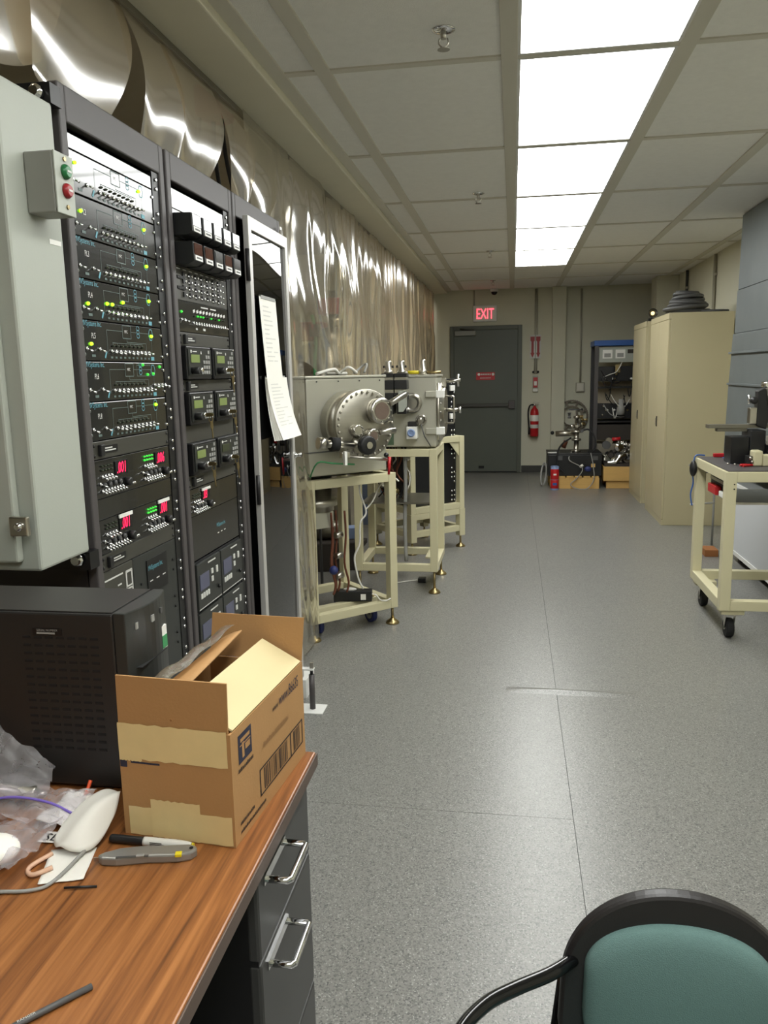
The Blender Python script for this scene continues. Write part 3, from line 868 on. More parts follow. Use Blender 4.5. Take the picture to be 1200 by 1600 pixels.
def flow_unit(t, x, z, w=.20, h=.150):
    c = MB().bx(x, x+w, .012, .0219, z, z+h).build('readout_unit', 'panel_dark', t, bevel=.002)
    MB().bx(x+.016, x+.092, .0102, .0119, z+.062, z+.112).build('display', 'lcd_blue', c)
    k = MB()
    for i in range(4): k.bx(x+.018+.019*i, x+.030+.019*i, .009, .0119, z+.036, z+.052)
    for i in range(2): k.bx(x+.112, x+.126, .009, .0119, z+.070+.026*i, z+.086+.026*i)
    k.bx(x+.155, x+.168, .009, .0119, z+.090, z+.112)
    k.build('keypad', 'print_white', c, kind='stuff')
    s_ = MB(); strip(s_, x+.002, z+.004, x+w-.004, z+.004, .003, .0115); strip(s_, x+.09, z+.138, x+.155, z+.138, .005, .0115)
    s_.build('trim_lines', 'print_white', c)
    MB().lathe((x+.170, .012, z+.040), (0, -1, 0), [(.006, 0), (.006, .008)], 10).build('knob', 'rail_black', c)
for z in (.745, .585, .42):
    panel(r2, W1[0], W1[1], z-.002, z+.155, 'rail_black', y=.0221, name='mounting_plate')
    flow_unit(r2, -.228, z); flow_unit(r2, -.020, z)
panel(r2, W1[0], W1[1], .172, .415, 'panel_dark', name='blank_panel')

# --- third rack with a glazed door
r3 = rack_frame('instrument_rack', 'far rack with a silver framed dark glass door and papers taped on it', 3.058, .285)
mat('door_glass', (8, 9, 9), 0.015, spec=0.9)
d0, d1, dz0, dz1 = -.232, .268, .118, 2.030
dr = MB(); wd = .034
dr.bx(d0, d0+wd, -.022, -.001, dz0, dz1).bx(d1-wd, d1, -.022, -.001, dz0, dz1)
dr.bx(d0+wd, d1-wd, -.022, -.001, dz1-.046, dz1).bx(d0+wd, d1-wd, -.022, -.001, dz0, dz0+.046)
door3 = dr.build('glazed_door', 'silver_frame', r3, bevel=.002)
def pane(u, v):
    # slightly bowed smoked sheet
    return (d0+wd-.004+(d1-d0-2*wd+.008)*u, -.010 - .0022*math.sin(PI*u) - .004*math.sin(PI*v), dz0+.042+(dz1-dz0-.084)*v)
MB().sheet(pane, 24, 24).build('glass_pane', 'door_glass', door3)
for z in (1.86, 1.05, .30): MB().cyl((d0-.005, -.016, z-.055), (d0-.005, -.016, z+.055), .008, n=10).build('hinge', 'rack_side', door3)
lk = MB().lathe((d1-.014, -.022, 1.13), (0, -1, 0), [(.012, 0), (.012, .008), (.007, .012), (.007, .024), (.010, .026), (.010, .032)], 12)
lk.build('door_lock', 'chrome', door3)
MB().bx(.235, .262, -.003, -.0005, 2.058, 2.070).build('badge', 'white_paint', r3)
# papers taped to the glass
def paper(name, label, x0, x1, z0, z1, curl, shear, sheets=1):
    t = thing(name, label, 'paper', (RXF, 3.058, 0), RZ, 'papers on the rack door')
    for k in range(sheets):
        def f(u, v, k=k):
            a = (1-v)
            return (x0+(x1-x0)*u + shear*a - k*.010*a, -.026 - .0018*(sheets-k) - curl*a*a*(1-.10*k) - .004*math.sin(PI*u)*a, z1-(z1-z0)*a)
        o = MB().sheet(f, 6, 14).build('sheet', 'paper', t)
        if k == 0:
            q = MB()
            rnd = random.Random(3)
            for i in range(13):
                v = .90-.055*i
                a = (1-v)
                u0, u1 = .14, .14+rnd.uniform(.25, .68)
                P_ = [f(u0, v), f(u1, v), f(u1, v-.016), f(u0, v-.016)]
                q.add([(p[0], p[1]-.0012, p[2]) for p in P_], [(0, 3, 2, 1)])
            q.build('printed_lines', 'paper_print', o, kind='stuff')
    MB().bx(x0+.02, x1-.01, -.030, -.0215, z1-.006, z1+.006).build('tape_strip', 'cable_grey', t)
paper('paper_sheet', 'single printed sheet hanging on the dark glass rack door, upper one', -.165, .045, 1.455, 1.758, .004, .045)
paper('paper_stack', 'thick stack of printed sheets hanging below the single sheet on the rack door', -.135, .135, 1.222, 1.462, .040, .050, sheets=5)
# levelling foot beside the rack plinth
ft = thing('levelling_foot', 'dark grey levelling post on a white floor plate beside the glass door rack', 'foot', (-.868, 3.235, 0))
MB().bx(-.055, .055, -.05, .05, 0, .006).build('floor_plate', 'white_paint', ft, bevel=.001)
MB().cyl((0, 0, .006), (0, 0, .165), .013, n=12).build('post', 'rack_grey', ft)
MB().cyl((0, 0, .165), (0, 0, .19), .007, n=10).build('stud', 'black_plastic', ft)
b = MB().bx(-.09, .012, -.016, .016, .188, .194); b.bx(-.09, -.084, -.016, .016, .10, .19)
b.build('bracket_arm', 'white_paint', ft, bevel=.001)
MB().bx(-.006, .01, -.006, .006, .194, .22).build('stud_tip', 'steel', ft)
# white base rail that carries the racks
tag(MB().bx(-1.53, -.925, 3.346, 3.50, .0, .092).build('base_rail', 'white_paint', bevel=.003), 'white steel base rail on the floor under the end of the rack row', 'rail')

# ------------------------------------------------------------------ grey enclosure on the rack side
en = thing('wall_enclosure', 'tall grey steel electrical enclosure fixed to the side of the near rack', 'enclosure', (-.95, 1.64, 1.083))
# local: x to the aisle, y along the room
MB().bx(-.60, 0, -.190, 0, 0, .952).build('body', 'grey_enclosure', en, bevel=.006)
MB().bx(-.575, -.035, -.212, -.191, .022, .93).build('door', 'grey_enclosure', en, bevel=.005)
for i, z in enumerate((.10, .85)):
    c = MB().bx(-.040, .0, -.225, -.213, z-.020, z+.020).build('door_clamp', 'steel', en, bevel=.003)
    MB().lathe((-.018, -.225, z), (0, -1, 0), [(.009, 0), (.009, .006), (.005, .009)], 10).build('clamp_screw', 'chrome', c)
for z in (.955, -.045): MB().bx(-.50, -.003, .002, .043, z, z+.041).build('mounting_strut', 'rail_black', en)
for z in (.965, -.030):
    MB().lathe((-.030, -.001, z+.010), (0, -1, 0), [(.016, 0), (.016, .010), (.010, .016)], 10).build('strut_bolt', 'chrome', en)
MB().bx(.0003, .0009, -.055, -.012, .665, .675).build('sticker', 'label_white', en)
bs = thing('push_button_station', 'small grey box with a green and a red push button on the enclosure side', 'switch', (-.95, 1.572, 1.855))
MB().bx(.0006, .062, -.055, .012, -.060, .056).build('case', 'grey_box', bs, bevel=.003)
MB().bx(.0625, .066, -.055, .012, -.060, .056).build('cover', 'grey_enclosure', bs, bevel=.001)
for z, m_, l_ in ((.022, 'button_green', 'green push button'), (-.014, 'button_red', 'red push button')):
    o = MB().lathe((.066, -.020, z), (1, 0, 0), [(.0145, 0), (.0145, .004), (.012, .008), (.010, .010)], 18).build('push_button', m_, bs)
    o['label'] = l_
    MB().bx(.0762, .0768, -.027, -.013, z-.002, z+.002).build('button_print', 'print_white', o)
for z in (.046, -.045): MB().lathe((.066, -.020, z), (1, 0, 0), [(.0045, 0), (.0045, .003)], 8).build('cover_screw', 'brass', bs)
# ------------------------------------------------------------------ desk
dk = thing('desk', 'desk with a wood grain top and dark grey steel drawer pedestal', 'desk', (-.372, 1.395, 0))
MB().bx(-1.05, 0, -1.75, 0, .722, .75).build('desk_top', 'desk_wood', dk, bevel=.003)
MB().bx(.0005, .004, -1.75, 0, .7225, .7485).build('edge_band', 'desk_edge', dk, bevel=.001)
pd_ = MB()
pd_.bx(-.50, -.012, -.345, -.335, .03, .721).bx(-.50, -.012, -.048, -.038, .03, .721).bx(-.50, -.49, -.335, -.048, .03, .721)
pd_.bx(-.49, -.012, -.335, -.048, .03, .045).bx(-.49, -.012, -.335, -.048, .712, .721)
pd_.build('pedestal', 'rail_black', dk)  # body coloured black to stand in for the shade in the knee space
for i, (z0, z1) in enumerate(((.566, .712), (.288, .563), (.034, .285))):
    d = MB().bx(-.030, -.008, -.346, -.040, z0, z1).build('drawer', 'pedestal', dk, bevel=.006)
    zc = z1-.022
    h = MB().tube([(-.010, -.31, zc), (.030, -.31, zc), (.034, -.306, zc), (.034, -.214, zc), (.030, -.21, zc), (-.010, -.21, zc)], .0058, 8)
    h.bx(-.0085, -.005, -.318, -.202, zc-.008, zc+.008)
    h.build('handle', 'chrome', d)
lg = MB().bx(-1.04, -1.0, -1.74, -.005, .0, .7215); lg.build('side_panel', 'pedestal', dk)
lg = MB().bx(-.5, -.02, -1.745, -1.70, .0, .7215); lg.build('near_panel', 'pedestal', dk)

# ------------------------------------------------------------------ cardboard box
bxn = thing('cardboard_box', 'open brown cardboard box with upright flaps and barcode print on the desk', 'box', (-.417, 1.068, .7505), math.radians(-5))
BW, BD, BH, th = .192, .318, .186, .004
MB().bx(-BW, 0, 0, BD, 0, th).build('bottom', 'cardboard', bxn)
fr = MB().bx(-BW, 0, 0, th, th, BH).build('front_side', 'cardboard', bxn)
MB().bx(-BW, 0, BD-th, BD, th, BH).build('back_side', 'cardboard', bxn)
MB().bx(-BW, -BW+th, th, BD-th, th, BH).build('left_side', 'cardboard', bxn)
rt = MB().bx(-th, 0, th, BD-th, th, BH).build('right_side', 'cardboard', bxn)
def flap(name, p0, p1, up, thick, m='cardboard'):
    p0, p1, up = Vector(p0), Vector(p1), Vector(up)
    n_ = (p1-p0).cross(up).normalized()*thick
    v = [p0, p1, p1+up, p0+up]
    return MB().add([tuple(q) for q in v]+[tuple(q+n_) for q in v], [(0, 1, 2, 3), (7, 6, 5, 4), (0, 4, 5, 1), (1, 5, 6, 2), (2, 6, 7, 3), (3, 7, 4, 0)]).build(name, m, bxn)
flap('front_flap', (-BW+.002, .001, BH+.001), (-.004, .001, BH+.001), (.004, -.004, .082), -.003)
flap('back_flap', (-BW+.004, BD-.001, BH+.001), (-.001, BD-.001, BH+.001), (.004, .010, .082), -.003)
flap('right_flap', (-.0015, .010, BH+.001), (-.0015, BD-.008, BH+.001), (-.075, .0, .040), .003, 'card_inside')
# left flap is torn into a bent sheet
def lf_(u, v):
    y = .015+(BD-.04)*u
    return (-BW+.002+.082*v, y, BH+.002+.030*v+.030*u*v+.012*math.sin(PI*v))
MB().sheet(lf_, 10, 6).build('left_flap', 'cardboard', bxn, solid=.003)
# tapes
def tp(x0, x1, z0, z1, y=-.0008, name='tape_strip'):
    def f(u, v):
        j = .0012*math.sin(40*u) if v in (0, 1) else 0
        return (x0+(x1-x0)*u, y-.0003*math.sin(23*u+9*v), z0+(z1-z0)*v+j)
    return MB().sheet(f, 14, 3).build(name, 'tape', bxn)
tp(-BW+.001, -.006, BH-.055, BH+.004); tp(-BW+.001, -BW+.04, BH-.058, BH+.002, -.0014)
tp(-BW+.010, -.004, .002, .050); tp(-BW+.050, -BW+.135, .002, .066, -.0016)
# prints on the right side
q = MB()
def side(mb, y0, y1, z0, z1, x=.0006):
    mb.add([(x, y0, z0), (x, y1, z0), (x, y1, z1), (x, y0, z1)], [(0, 1, 2, 3)])
q2 = MB(); side(q2, .025, .075, .125, .172); q2.build('logo_print', 'ink_navy', rt)
q2 = MB(); side(q2, .033, .068, .158, .164, .0009); side(q2, .038, .046, .131, .156, .0009); side(q2, .05, .068, .140, .150, .0009); side(q2, .03, .07, .152, .154, .0009); q2.build('logo_mark', 'cardboard', rt)
RS = (PI/2, 0, PI/2)
def dashes(y0_, y1_, z0_, h_, m_, seed):
    # print too small to read, as broken dashes
    r_ = random.Random(seed); q_ = MB(); y_ = y0_
    while y_ < y1_:
        w_ = r_.uniform(.002, .0045); side(q_, y_, min(y1_, y_+w_), z0_, z0_+h_*r_.uniform(.7, 1), .0008); y_ += w_+r_.uniform(.001, .002)
    q_.build('fine_print', m_, rt, kind='stuff')
dashes(.022, .078, .112, .007, 'ink_dark', 1)
dashes(.120, .235, .108, .010, 'ink_faded', 2)
dashes(.020, .075, .026, .006, 'ink_dark', 3)
dashes(.020, .120, .012, .006, 'ink_dark', 4)
text('box_lettering', 'www.86635', .030, (.0008, .195, .150), RS, 'ink_navy', rt, sx=.66)
text('box_lettering', 'www', .020, (.0008, .165, .150), RS, 'ink_dark', rt, sx=.6)
q = MB()
y0, y1, z0, z1 = .100, .305, .030, .078
for a in ((y0, y1, z0, z0+.003), (y0, y1, z1-.003, z1), (y0, y0+.004, z0, z1), (y1-.004, y1, z0, z1), (.240, .245, z0, z1)): side(q, *a)
y = y0+.018
rnd = random.Random(5)
while y < y1-.014:
    w_ = rnd.choice((.0015, .0025, .004))
    if not (.226 < y < .256): side(q, y, y+w_, z0+.005, z1-.005)
    y += w_+rnd.choice((.0018, .003, .0045))
q.build('barcode_print', 'ink_dark', rt)
q = MB(); q.add([(-BW-.0006, .02, .118), (-BW+.012, -.0006, .118), (-BW+.012, -.0006, .126), (-BW-.0006, .02, .126)], [(0, 1, 2, 3)])
q = MB(); q.bx(-BW+.001, -BW+.013, -.0006, -.0002, .116, .127); q.bx(-BW+.02, -BW+.07, -.0006, -.0002, .124, .127); q.build('front_print', 'ink_navy', fr)
MB().lathe((-.092, -.0085, BH+.020), (0, -1, 0), [(.0025, 0), (.0022, .0008)], 6).build('staple_hole', 'card_edge', bxn)
# clear bag lying over the left flap
def pb_(u, v):
    return (-BW+.002+.075*v-.02*(1-u), .03+(BD-.07)*u, BH+.012+.036*v+.030*u*v+.016*math.sin(PI*v)+.003*math.sin(17*u+5*v))
o = MB().sheet(pb_, 18, 8).build('plastic_sleeve', 'sleeve_film', bxn)

# ------------------------------------------------------------------ black tower case
tw = thing('tower_case', 'black tower case with rows of side vents and a green sticker on the desk', 'computer', (-.668, 1.205, .751))
MB().bx(-.40, 0, 0, .158, .006, .325).build('case_body', 'tower_black', tw, bevel=.004)
MB().bx(-.395, -.003, .004, .154, .3255, .3275).build('top_panel', 'tower_top', tw, bevel=.001)
for x_ in (-.37, -.07): MB().bx(x_, x_+.04, .01, .13, 0, .006).build('foot', 'black_rubber', tw)
def bz(a, z):
    return
pts = [(.0005, .0), (.0005, .158)] + [(.022+.016*math.sin(PI*k/10), .158*(1-k/10)) for k in range(11)]
MB().prism(pts, lambda a, b: (a, b, .004), lambda a, b: (a, b, .327)).build('front_bezel', 'panel_dark', tw, bevel=.002)
q = MB()
for row in range(15):
    for c_ in range(7):
        q.bx(-.170+.021*c_, -.156+.021*c_, -.0012, .0005, .075+.0145*row, .079+.0145*row)
q.build('vent_slots', 'slot_black', tw, kind='stuff')
MB().bx(-.150, -.095, -.0012, -.0002, .285, .297).build('serial_plate', 'rail_black', tw)
text('serial_lettering', 'SERIAL NUMBER', .0055, (-.142, -.0016, .292), TR, 'cable_grey', tw)
MB().bx(-.142, -.108, -.0017, -.0013, .2868, .2900).build('serial_print', 'cable_grey', tw)
bzx = lambda y: .022+.016*math.sin(PI*y/.158)
for y, z, w_, h_, m_ in ((.022, .292, .010, .012, 'cable_grey'), (.065, .292, .010, .012, 'cable_grey'), (.105, .296, .008, .010, 'cable_coil')):
    MB().bx(bzx(y)-.002, bzx(y)+.0022, y, y+w_, z, z+h_).build('bezel_key', m_, tw)
o = MB().bx(bzx(.118)-.004, bzx(.118)+.0015, .108, .130, .225, .268).build('sticker', 'label_white', tw)
MB().bx(bzx(.118)-.004, bzx(.118)+.0022, .110, .129, .227, .250).build('sticker_print', 'green_strap', o)
for k in range(4):
    MB().bx(bzx(.118)-.003, bzx(.118)+.002, .118, .124, .10+.022*k, .108+.022*k).build('status_lamp', 'cable_grey', tw)
for z in (.225, .13): MB().bx(.021, .0385, .018, .120, z-.0006, z+.0006).build('bezel_groove', 'slot_black', tw)

# ------------------------------------------------------------------ small things on the desk
ZD = .7503
mk = thing('marker', 'black and white felt marker lying against the cardboard box', 'marker', (-.620, 1.0585, ZD), math.radians(-1.5))
MB().lathe((0, 0, .0072), (1, 0, 0), [(.0052, 0), (.0066, .003), (.0068, .056), (.0068, .057)], 16).build('cap', 'black_plastic', mk)
mb_ = MB().lathe((.0572, 0, .0072), (1, 0, 0), [(.0070, 0), (.0072, .004), (.0070, .060), (.0055, .076), (.0045, .079)], 16).build('barrel', 'marker_white', mk)
q = MB()
for i in range(3): q.bx(.070, .098-.004*i, -.0075+.0000, -.0071, .0045+.0026*i, .0057+.0026*i)
q.build('barrel_print', 'ink_dark', mb_)
MB().lathe((.1365, 0, .0072), (1, 0, 0), [(.0046, 0), (.0042, .003)], 12).build('end_plug', 'yellow', mk)
kf = thing('utility_knife', 'grey metal utility knife with a yellow button in front of the box', 'knife', (-.612, 1.004, ZD), math.radians(13))
prof = [(0, .012), (.008, .004), (.030, .0), (.075, .003), (.120, .001), (.140, .005), (.148, .014), (.146, .022), (.135, .028), (.100, .029), (.060, .031), (.030, .028), (.008, .019)]
MB().prism(prof, lambda a, b: (a, b-.012, 0), lambda a, b: (a, b-.012, .014)).build('body', 'knife_grey', kf, bevel=.003)
MB().bx(.030, .078, -.0125, -.0085, .0142, .0150).build('slider_slot', 'cable_coil', kf)
MB().bx(.060, .072, -.0135, -.0075, .0145, .0172).build('slider', 'cable_grey', kf, bevel=.001)
MB().bx(.117, .127, -.0125, -.0035, .0100, .0152).build('release_button', 'yellow', kf, bevel=.001)
MB().lathe((.139, .004, .0141), (0, 0, 1), [(.003, 0), (.003, .0008)], 10).build('lanyard_hole', 'slot_black', kf)
MB().bx(-.006, .006, -.001, .001, .004, .010).build('blade_tip', 'steel', kf)
pn = thing('pencil_stub', 'short dark grey pencil with silver print near the desk corner', 'pencil', (-.575, .670, ZD), math.radians(50))
MB().cyl((0, 0, .0042), (.130, 0, .0042), .0040, n=6).build('barrel', 'cable_coil', pn)
text('pencil_lettering', 'RANGER', .0052, (.045, -.0020, .00835), (0, 0, 0), 'print_white', pn)
tag(MB().cyl((-.628, .938, ZD+.004), (-.584, .950, ZD+.002), .0017, n=6).build('ink_refill', 'black_plastic'), 'thin dark stick on the desk at the edge of the white paper', 'stick')
# white papers and films
def free_sheet(name, fn, m, label, cat, nu=14, nv=14, group=None):
    return tag(MB().sheet(fn, nu, nv).build(name, m, solid=(0 if m == 'poly_bag' else .0006)), label, cat, group)
from mathutils import noise as mnoise
def quad(P, amp=.0, zoff=.0, seed=1, fold=None):
    def f(u, v):
        a = [P[0][i]*(1-u)*(1-v)+P[1][i]*u*(1-v)+P[2][i]*u*v+P[3][i]*(1-u)*v for i in range(3)]
        q = mnoise.noise((2.3*u+seed*3.1, 2.3*v, seed))*.5+.5
        c = abs(mnoise.noise((5.5*u+seed, 5.5*v, seed*1.7)))
        a[2] += amp*(q + .8*c) + zoff
        return a
    return f
z_ = ZD+.001
free_sheet('paper_scrap', quad([(-.672, .942, z_), (-.612, .962, z_), (-.633, 1.040, z_), (-.700, 1.024, z_)], .002), 'paper', 'flat white paper scrap on the desk between the cable and the knife', 'paper')
free_sheet('paper_scrap', quad([(-.765, 1.085, z_+.004), (-.670, 1.065, z_+.004), (-.660, 1.160, z_+.006), (-.760, 1.175, z_+.004)], .012, seed=4), 'paper', 'white paper scrap lying behind the curled white sheet near the tower', 'paper')
pr_ = free_sheet('printed_card', quad([(-.735, 1.040, z_+.001), (-.650, 1.043, z_+.001), (-.650, 1.070, z_+.001), (-.735, 1.070, z_+.001)], .001), 'paper', 'white card with bold black letters partly under the curled sheet', 'card')
text('bold_lettering', 'SETI', .026, (-.730, 1.044, z_+.0036), (0, 0, 0), 'rail_black', pr_, sx=1.0)
def curl(u, v):
    # soft foam sheet with rounded corners rising from the desk to lean on the box
    u2 = .5+(u-.5)*math.sqrt(max(0, 1-.75*(2*v-1)**2)); v2 = .5+(v-.5)*math.sqrt(max(0, 1-.45*(2*u-1)**2))
    C_, D_, E_, A_ = (-.728, 1.055, .757), (-.655, .985, .757), (-.612, 1.062, .768), (-.625, 1.130, .835)
    p = [C_[i]*(1-u2)*(1-v2)+D_[i]*u2*(1-v2)+E_[i]*u2*v2+A_[i]*(1-u2)*v2 for i in range(3)]
    p[2] += .026*math.sin(PI*u)*(.35+.65*math.sin(PI*v)) + .004*math.sin(9*u+3*v)
    return p
free_sheet('foam_sheet', curl, 'paper', 'curled white foam sheet leaning against the cardboard box', 'sheet', 20, 20)
def bag(name, label, P, amp, seed, m='poly_bag'):
    o = free_sheet(name, quad(P, amp, .003, seed), m, label, 'bag', 26, 26, 'clear plastic bags on the desk')
    return o
bag('plastic_bag', 'crumpled clear plastic bag at the left edge of the desk, nearest the camera', [(-.84, .90, ZD), (-.705, .945, ZD), (-.700, 1.065, ZD), (-.86, 1.06, ZD)], .030, 11)
bag('plastic_bag', 'clear zip bag with a purple seal lying beside the white scraps', [(-.90, 1.045, ZD+.004), (-.705, 1.060, ZD+.004), (-.690, 1.150, ZD+.01), (-.91, 1.165, ZD+.01)], .030, 12)
bag('plastic_bag', 'clear bag holding a steel fitting, upright against the black tower', [(-.99, 1.12, ZD+.01), (-.770, 1.125, ZD+.008), (-.790, 1.190, ZD+.03), (-.93, 1.185, ZD+.14)], .020, 13)
tag(MB().tube([(-.90, 1.085, ZD+.026), (-.82, 1.098, ZD+.040), (-.75, 1.096, ZD+.038), (-.700, 1.085, ZD+.028)], .0022, 6, sub=6).build('zip_seal', emit('violet', (120, 100, 190), 0.0)), 'purple zip seal strip across a clear bag', 'seal')
tag(MB().ball((-.775, .985, ZD+.021), .030, 18, 12, (1.5, 1.2, .62)).build('foam_wad', 'paper'), 'white foam wad inside the nearest clear bag', 'foam')
ftg = thing('steel_fitting', 'turned steel fitting inside a clear bag beside the tower', 'fitting', (-.885, 1.150, ZD+.022), math.radians(-4))
MB().lathe((0, 0, 0), (1, 0, 0), [(.017, 0), (.017, .020), (.014, .022), (.014, .085), (.011, .088)], 20).build('body', 'steel', ftg)
MB().lathe((.0885, 0, 0), (1, 0, 0), [(.008, 0), (.005, .014)], 14).build('spigot', 'steel', ftg)
tag(MB().cyl((-.722, 1.165, ZD+.012), (-.718, 1.178, ZD+.034), .0032, n=8).build('orange_tube', 'orange'), 'short orange tube standing up among the scraps before the tower', 'tube')
tag(MB().tube([(-.80, .905, ZD+.003), (-.72, .918, ZD+.003), (-.672, .928, ZD+.003), (-.65, .950, ZD+.005), (-.640, 1.025, ZD+.010)], .0028, 6, sub=6).build('grey_wire', 'cable_grey'), 'grey bent wire lying across the white paper scrap', 'wire')
tag(MB().tube([(-.690, 1.010, ZD+.006), (-.706, .975, ZD+.004), (-.690, .958, ZD+.005), (-.668, .975, ZD+.008)], .0036, 6, sub=6).build('pink_tube', emit('pinkish', (220, 178, 150), 0.0)), 'short pinkish tube loop beside the paper scrap', 'tube')

# ------------------------------------------------------------------ chair
ch = thing('armchair', 'armchair with a rounded green fabric back pad in a black shell and tube arms', 'chair', (.235, 1.03, 0), math.radians(0))
def back_outline(hw, ztop, zbot, n=36, p=2.35):
    P = []
    for k in range(n+1):
        a = PI*k/n
        c_, s_ = math.cos(a), math.sin(a)
        P.append((hw*math.copysign(abs(c_)**(2/p), c_), zbot + .20 + (ztop-zbot-.20)*abs(s_)**(2/p)))
    P += [(-hw*1.02, zbot+.14), (-hw*.93, zbot+.05), (-hw*.6, zbot), (hw*.6, zbot), (hw*.93, zbot+.05), (hw*1.02, zbot+.14)]
    return P
tilt = lambda a, b, y: (a, y + (b-.55)*.10 + .12*a*a*-6*0.25, b)
MB().prism(back_outline(.160, .742, .40, p=2.1), lambda a, b: tilt(a, b, .0), lambda a, b: tilt(a, b, .022)).build('back_shell', 'chair_shell', ch, bevel=.006)
pad = back_outline(.128, .703, .43, p=2.1)
n_ = len(pad)
mbp = MB()
ring = lambda s_, y: [tilt(a*s_, .565+(b-.565)*s_, y) for a, b in pad]
lev = [(1.0, -.0005), (1.0, -.010), (.97, -.018), (.86, -.025), (.6, -.030), (.25, -.032)]
for s_, y in lev: mbp.v += ring(s_, y)
for i in range(len(lev)-1):
    for j in range(n_):
        mbp.f.append([i*n_+j, i*n_+(j+1) % n_, (i+1)*n_+(j+1) % n_, (i+1)*n_+j]); mbp.sm.append(True)
mbp.f.append([(len(lev)-1)*n_+j for j in range(n_)]); mbp.sm.append(True)
mbp.build('back_pad', 'chair_fabric', ch)
for s_ in (-1, 1):
    MB().tube([(s_*.138, .016, .634), (s_*.176, -.03, .642), (s_*.225, -.07, .647), (s_*.265, -.11, .652), (s_*.296, -.17, .658), (s_*.310, -.26, .668), (s_*.308, -.40, .655), (s_*.285, -.47, .60), (s_*.275, -.46, .46)], .0095, 10, sub=6).build('arm', 'black_gloss', ch)
    MB().tube([(s_*.275, -.46, .46), (s_*.27, -.46, .40), (s_*.245, -.50, .01)], .011, 10).build('leg', 'black_gloss', ch)
    MB().tube([(s_*.150, .035, .60), (s_*.17, .03, .42), (s_*.23, .10, .01)], .011, 10).build('leg', 'black_gloss', ch)
seat = back_outline(.225, 0, -.48, p=3)
MB().prism(seat, lambda a, b: (a, b-.0, .40), lambda a, b: (a, b-.0, .445)).build('seat', 'chair_fabric', ch, bevel=.015)
MB().prism([(a*.98, b*.98-.005) for a, b in seat], lambda a, b: (a, b, .385), lambda a, b: (a, b, .399)).build('seat_shell', 'chair_shell', ch)
# ------------------------------------------------------------------ vinyl curtains
def strip_curtain(label, y0, y1, zt, zb, taper, lean, seed, m='vinyl_curtain', bulge=.05, pull=0.0, amp=.012, nu=26, nv=22, xbot=None):
    r_ = random.Random(seed)
    ph = [r_.uniform(0, 6.3) for _ in range(6)]
    def f(u, v):
        # v: 0 top, 1 bottom
        t = v**1.7
        a = y0 + taper*t; b = y1 - taper*t*1.2
        y = a + (b-a)*u + lean*t
        x = XT + bulge*math.sin(PI*min(1, v*1.05)) + amp*(.15+v)*math.sin(4.5*u+ph[0]+1.5*v) + .02*(u-.5)*pull
        x += (0.03 if xbot is None else xbot)*v*v
        zbu = zb + (.055*(abs(2*u-1))**2.2)
        z = zt + (zbu-zt)*v
        return (x, y, z)
    o = MB().sheet(f, nu, nv).build('vinyl_curtain', m)
    return tag(o, label, 'curtain', 'clear vinyl curtain strips')
ZT = ZC-.045
strip_curtain('brownish clear vinyl curtain lobe hanging farthest left, above the grey enclosure', 1.30, 2.06, ZT, 2.16, .16, .02, 1, bulge=.03)
strip_curtain('brownish clear vinyl curtain lobe hanging above the left end of the near rack', 1.80, 2.40, ZT, 2.115, .10, -.05, 2, bulge=.05)
strip_curtain('clear vinyl curtain lobe above the near rack with a bright fold highlight', 2.36, 2.70, ZT, 2.115, .04, .02, 3, bulge=.06)
strip_curtain('clear vinyl curtain lobe over the gap between the near and middle racks', 2.66, 3.10, ZT, 2.115, .09, -.05, 4, bulge=.06)
strip_curtain('clear vinyl curtain lobe above the middle rack, right of the red device', 3.12, 3.48, ZT, 2.115, .09, .05, 5, bulge=.05)
strip_curtain('clear vinyl curtain lobe above the glass door rack', 3.42, 3.86, ZT, 2.115, .03, .0, 6, m='vinyl_clear', bulge=.04)
# full height hanging beside the racks and the raised run over the chambers
def pleats(y, ph):
    return (.045*abs(math.sin(3.1*y+ph)) + .022*abs(math.sin(6.7*y+1.7*ph)) + .010*math.sin(13*y+.6*ph))
def run(label, y0, y1, zb, seed, x0=XT, x1=None, m='vinyl_clear', nu=90, nv=36, amp=1.0, gather=0.0, flare=0.0, tight=0.0):
    r_ = random.Random(seed); ph = r_.uniform(0, 6.3)
    cr = [(r_.uniform(y0, y1), r_.uniform(-.30, .30), r_.uniform(.010, .030)) for _ in range(int(6*(y1-y0))+1)]
    def f(u, v):
        y = y0+(y1-y0)*u
        zbb = zb(y) if callable(zb) else zb
        z = ZT + (zbb-ZT)*v
        xx = x0 if x1 is None else x0+(x1-x0)*min(1, v*1.3)
        d = pleats(y, ph)*amp*(.55+.45*v)
        for yc, sl, a in cr:
            q = (y - yc - sl*(ZT-z))/.028
            if abs(q) < 4: d += a*.55*amp*math.exp(-q*q)*min(1, 4*v)
        d += .013*math.sin(6.5*z+3.7*y+ph)*min(1, 3*v)*amp + tight*(math.sin(31*y+ph)+.6*math.sin(53*y+2*ph))
        return (xx + d + flare*v*v, y + gather*math.sin(PI*v)*(u-.5), z)
    return tag(MB().sheet(f, nu, nv).build('vinyl_curtain', m), label, 'curtain', 'clear vinyl curtain strips')
run('full height clear vinyl curtain panel between the glass door rack and near stand', 3.40, 4.08, .045, 21, x0=-1.13, x1=-1.065, m='vinyl_clear', nu=70, amp=.4)
run('clear vinyl curtain panel with long white creases above the first chamber', 3.95, 5.35, lambda y: 1.50+.05*math.sin(5*y), 22, m='vinyl_clear', nu=220)
run('tan tinted vinyl curtain panel behind the valves of the second chamber', 5.25, 7.40, lambda y: 1.42+.03*math.sin(6*y), 23, m='vinyl_curtain', nu=260, amp=.9, tight=.005)
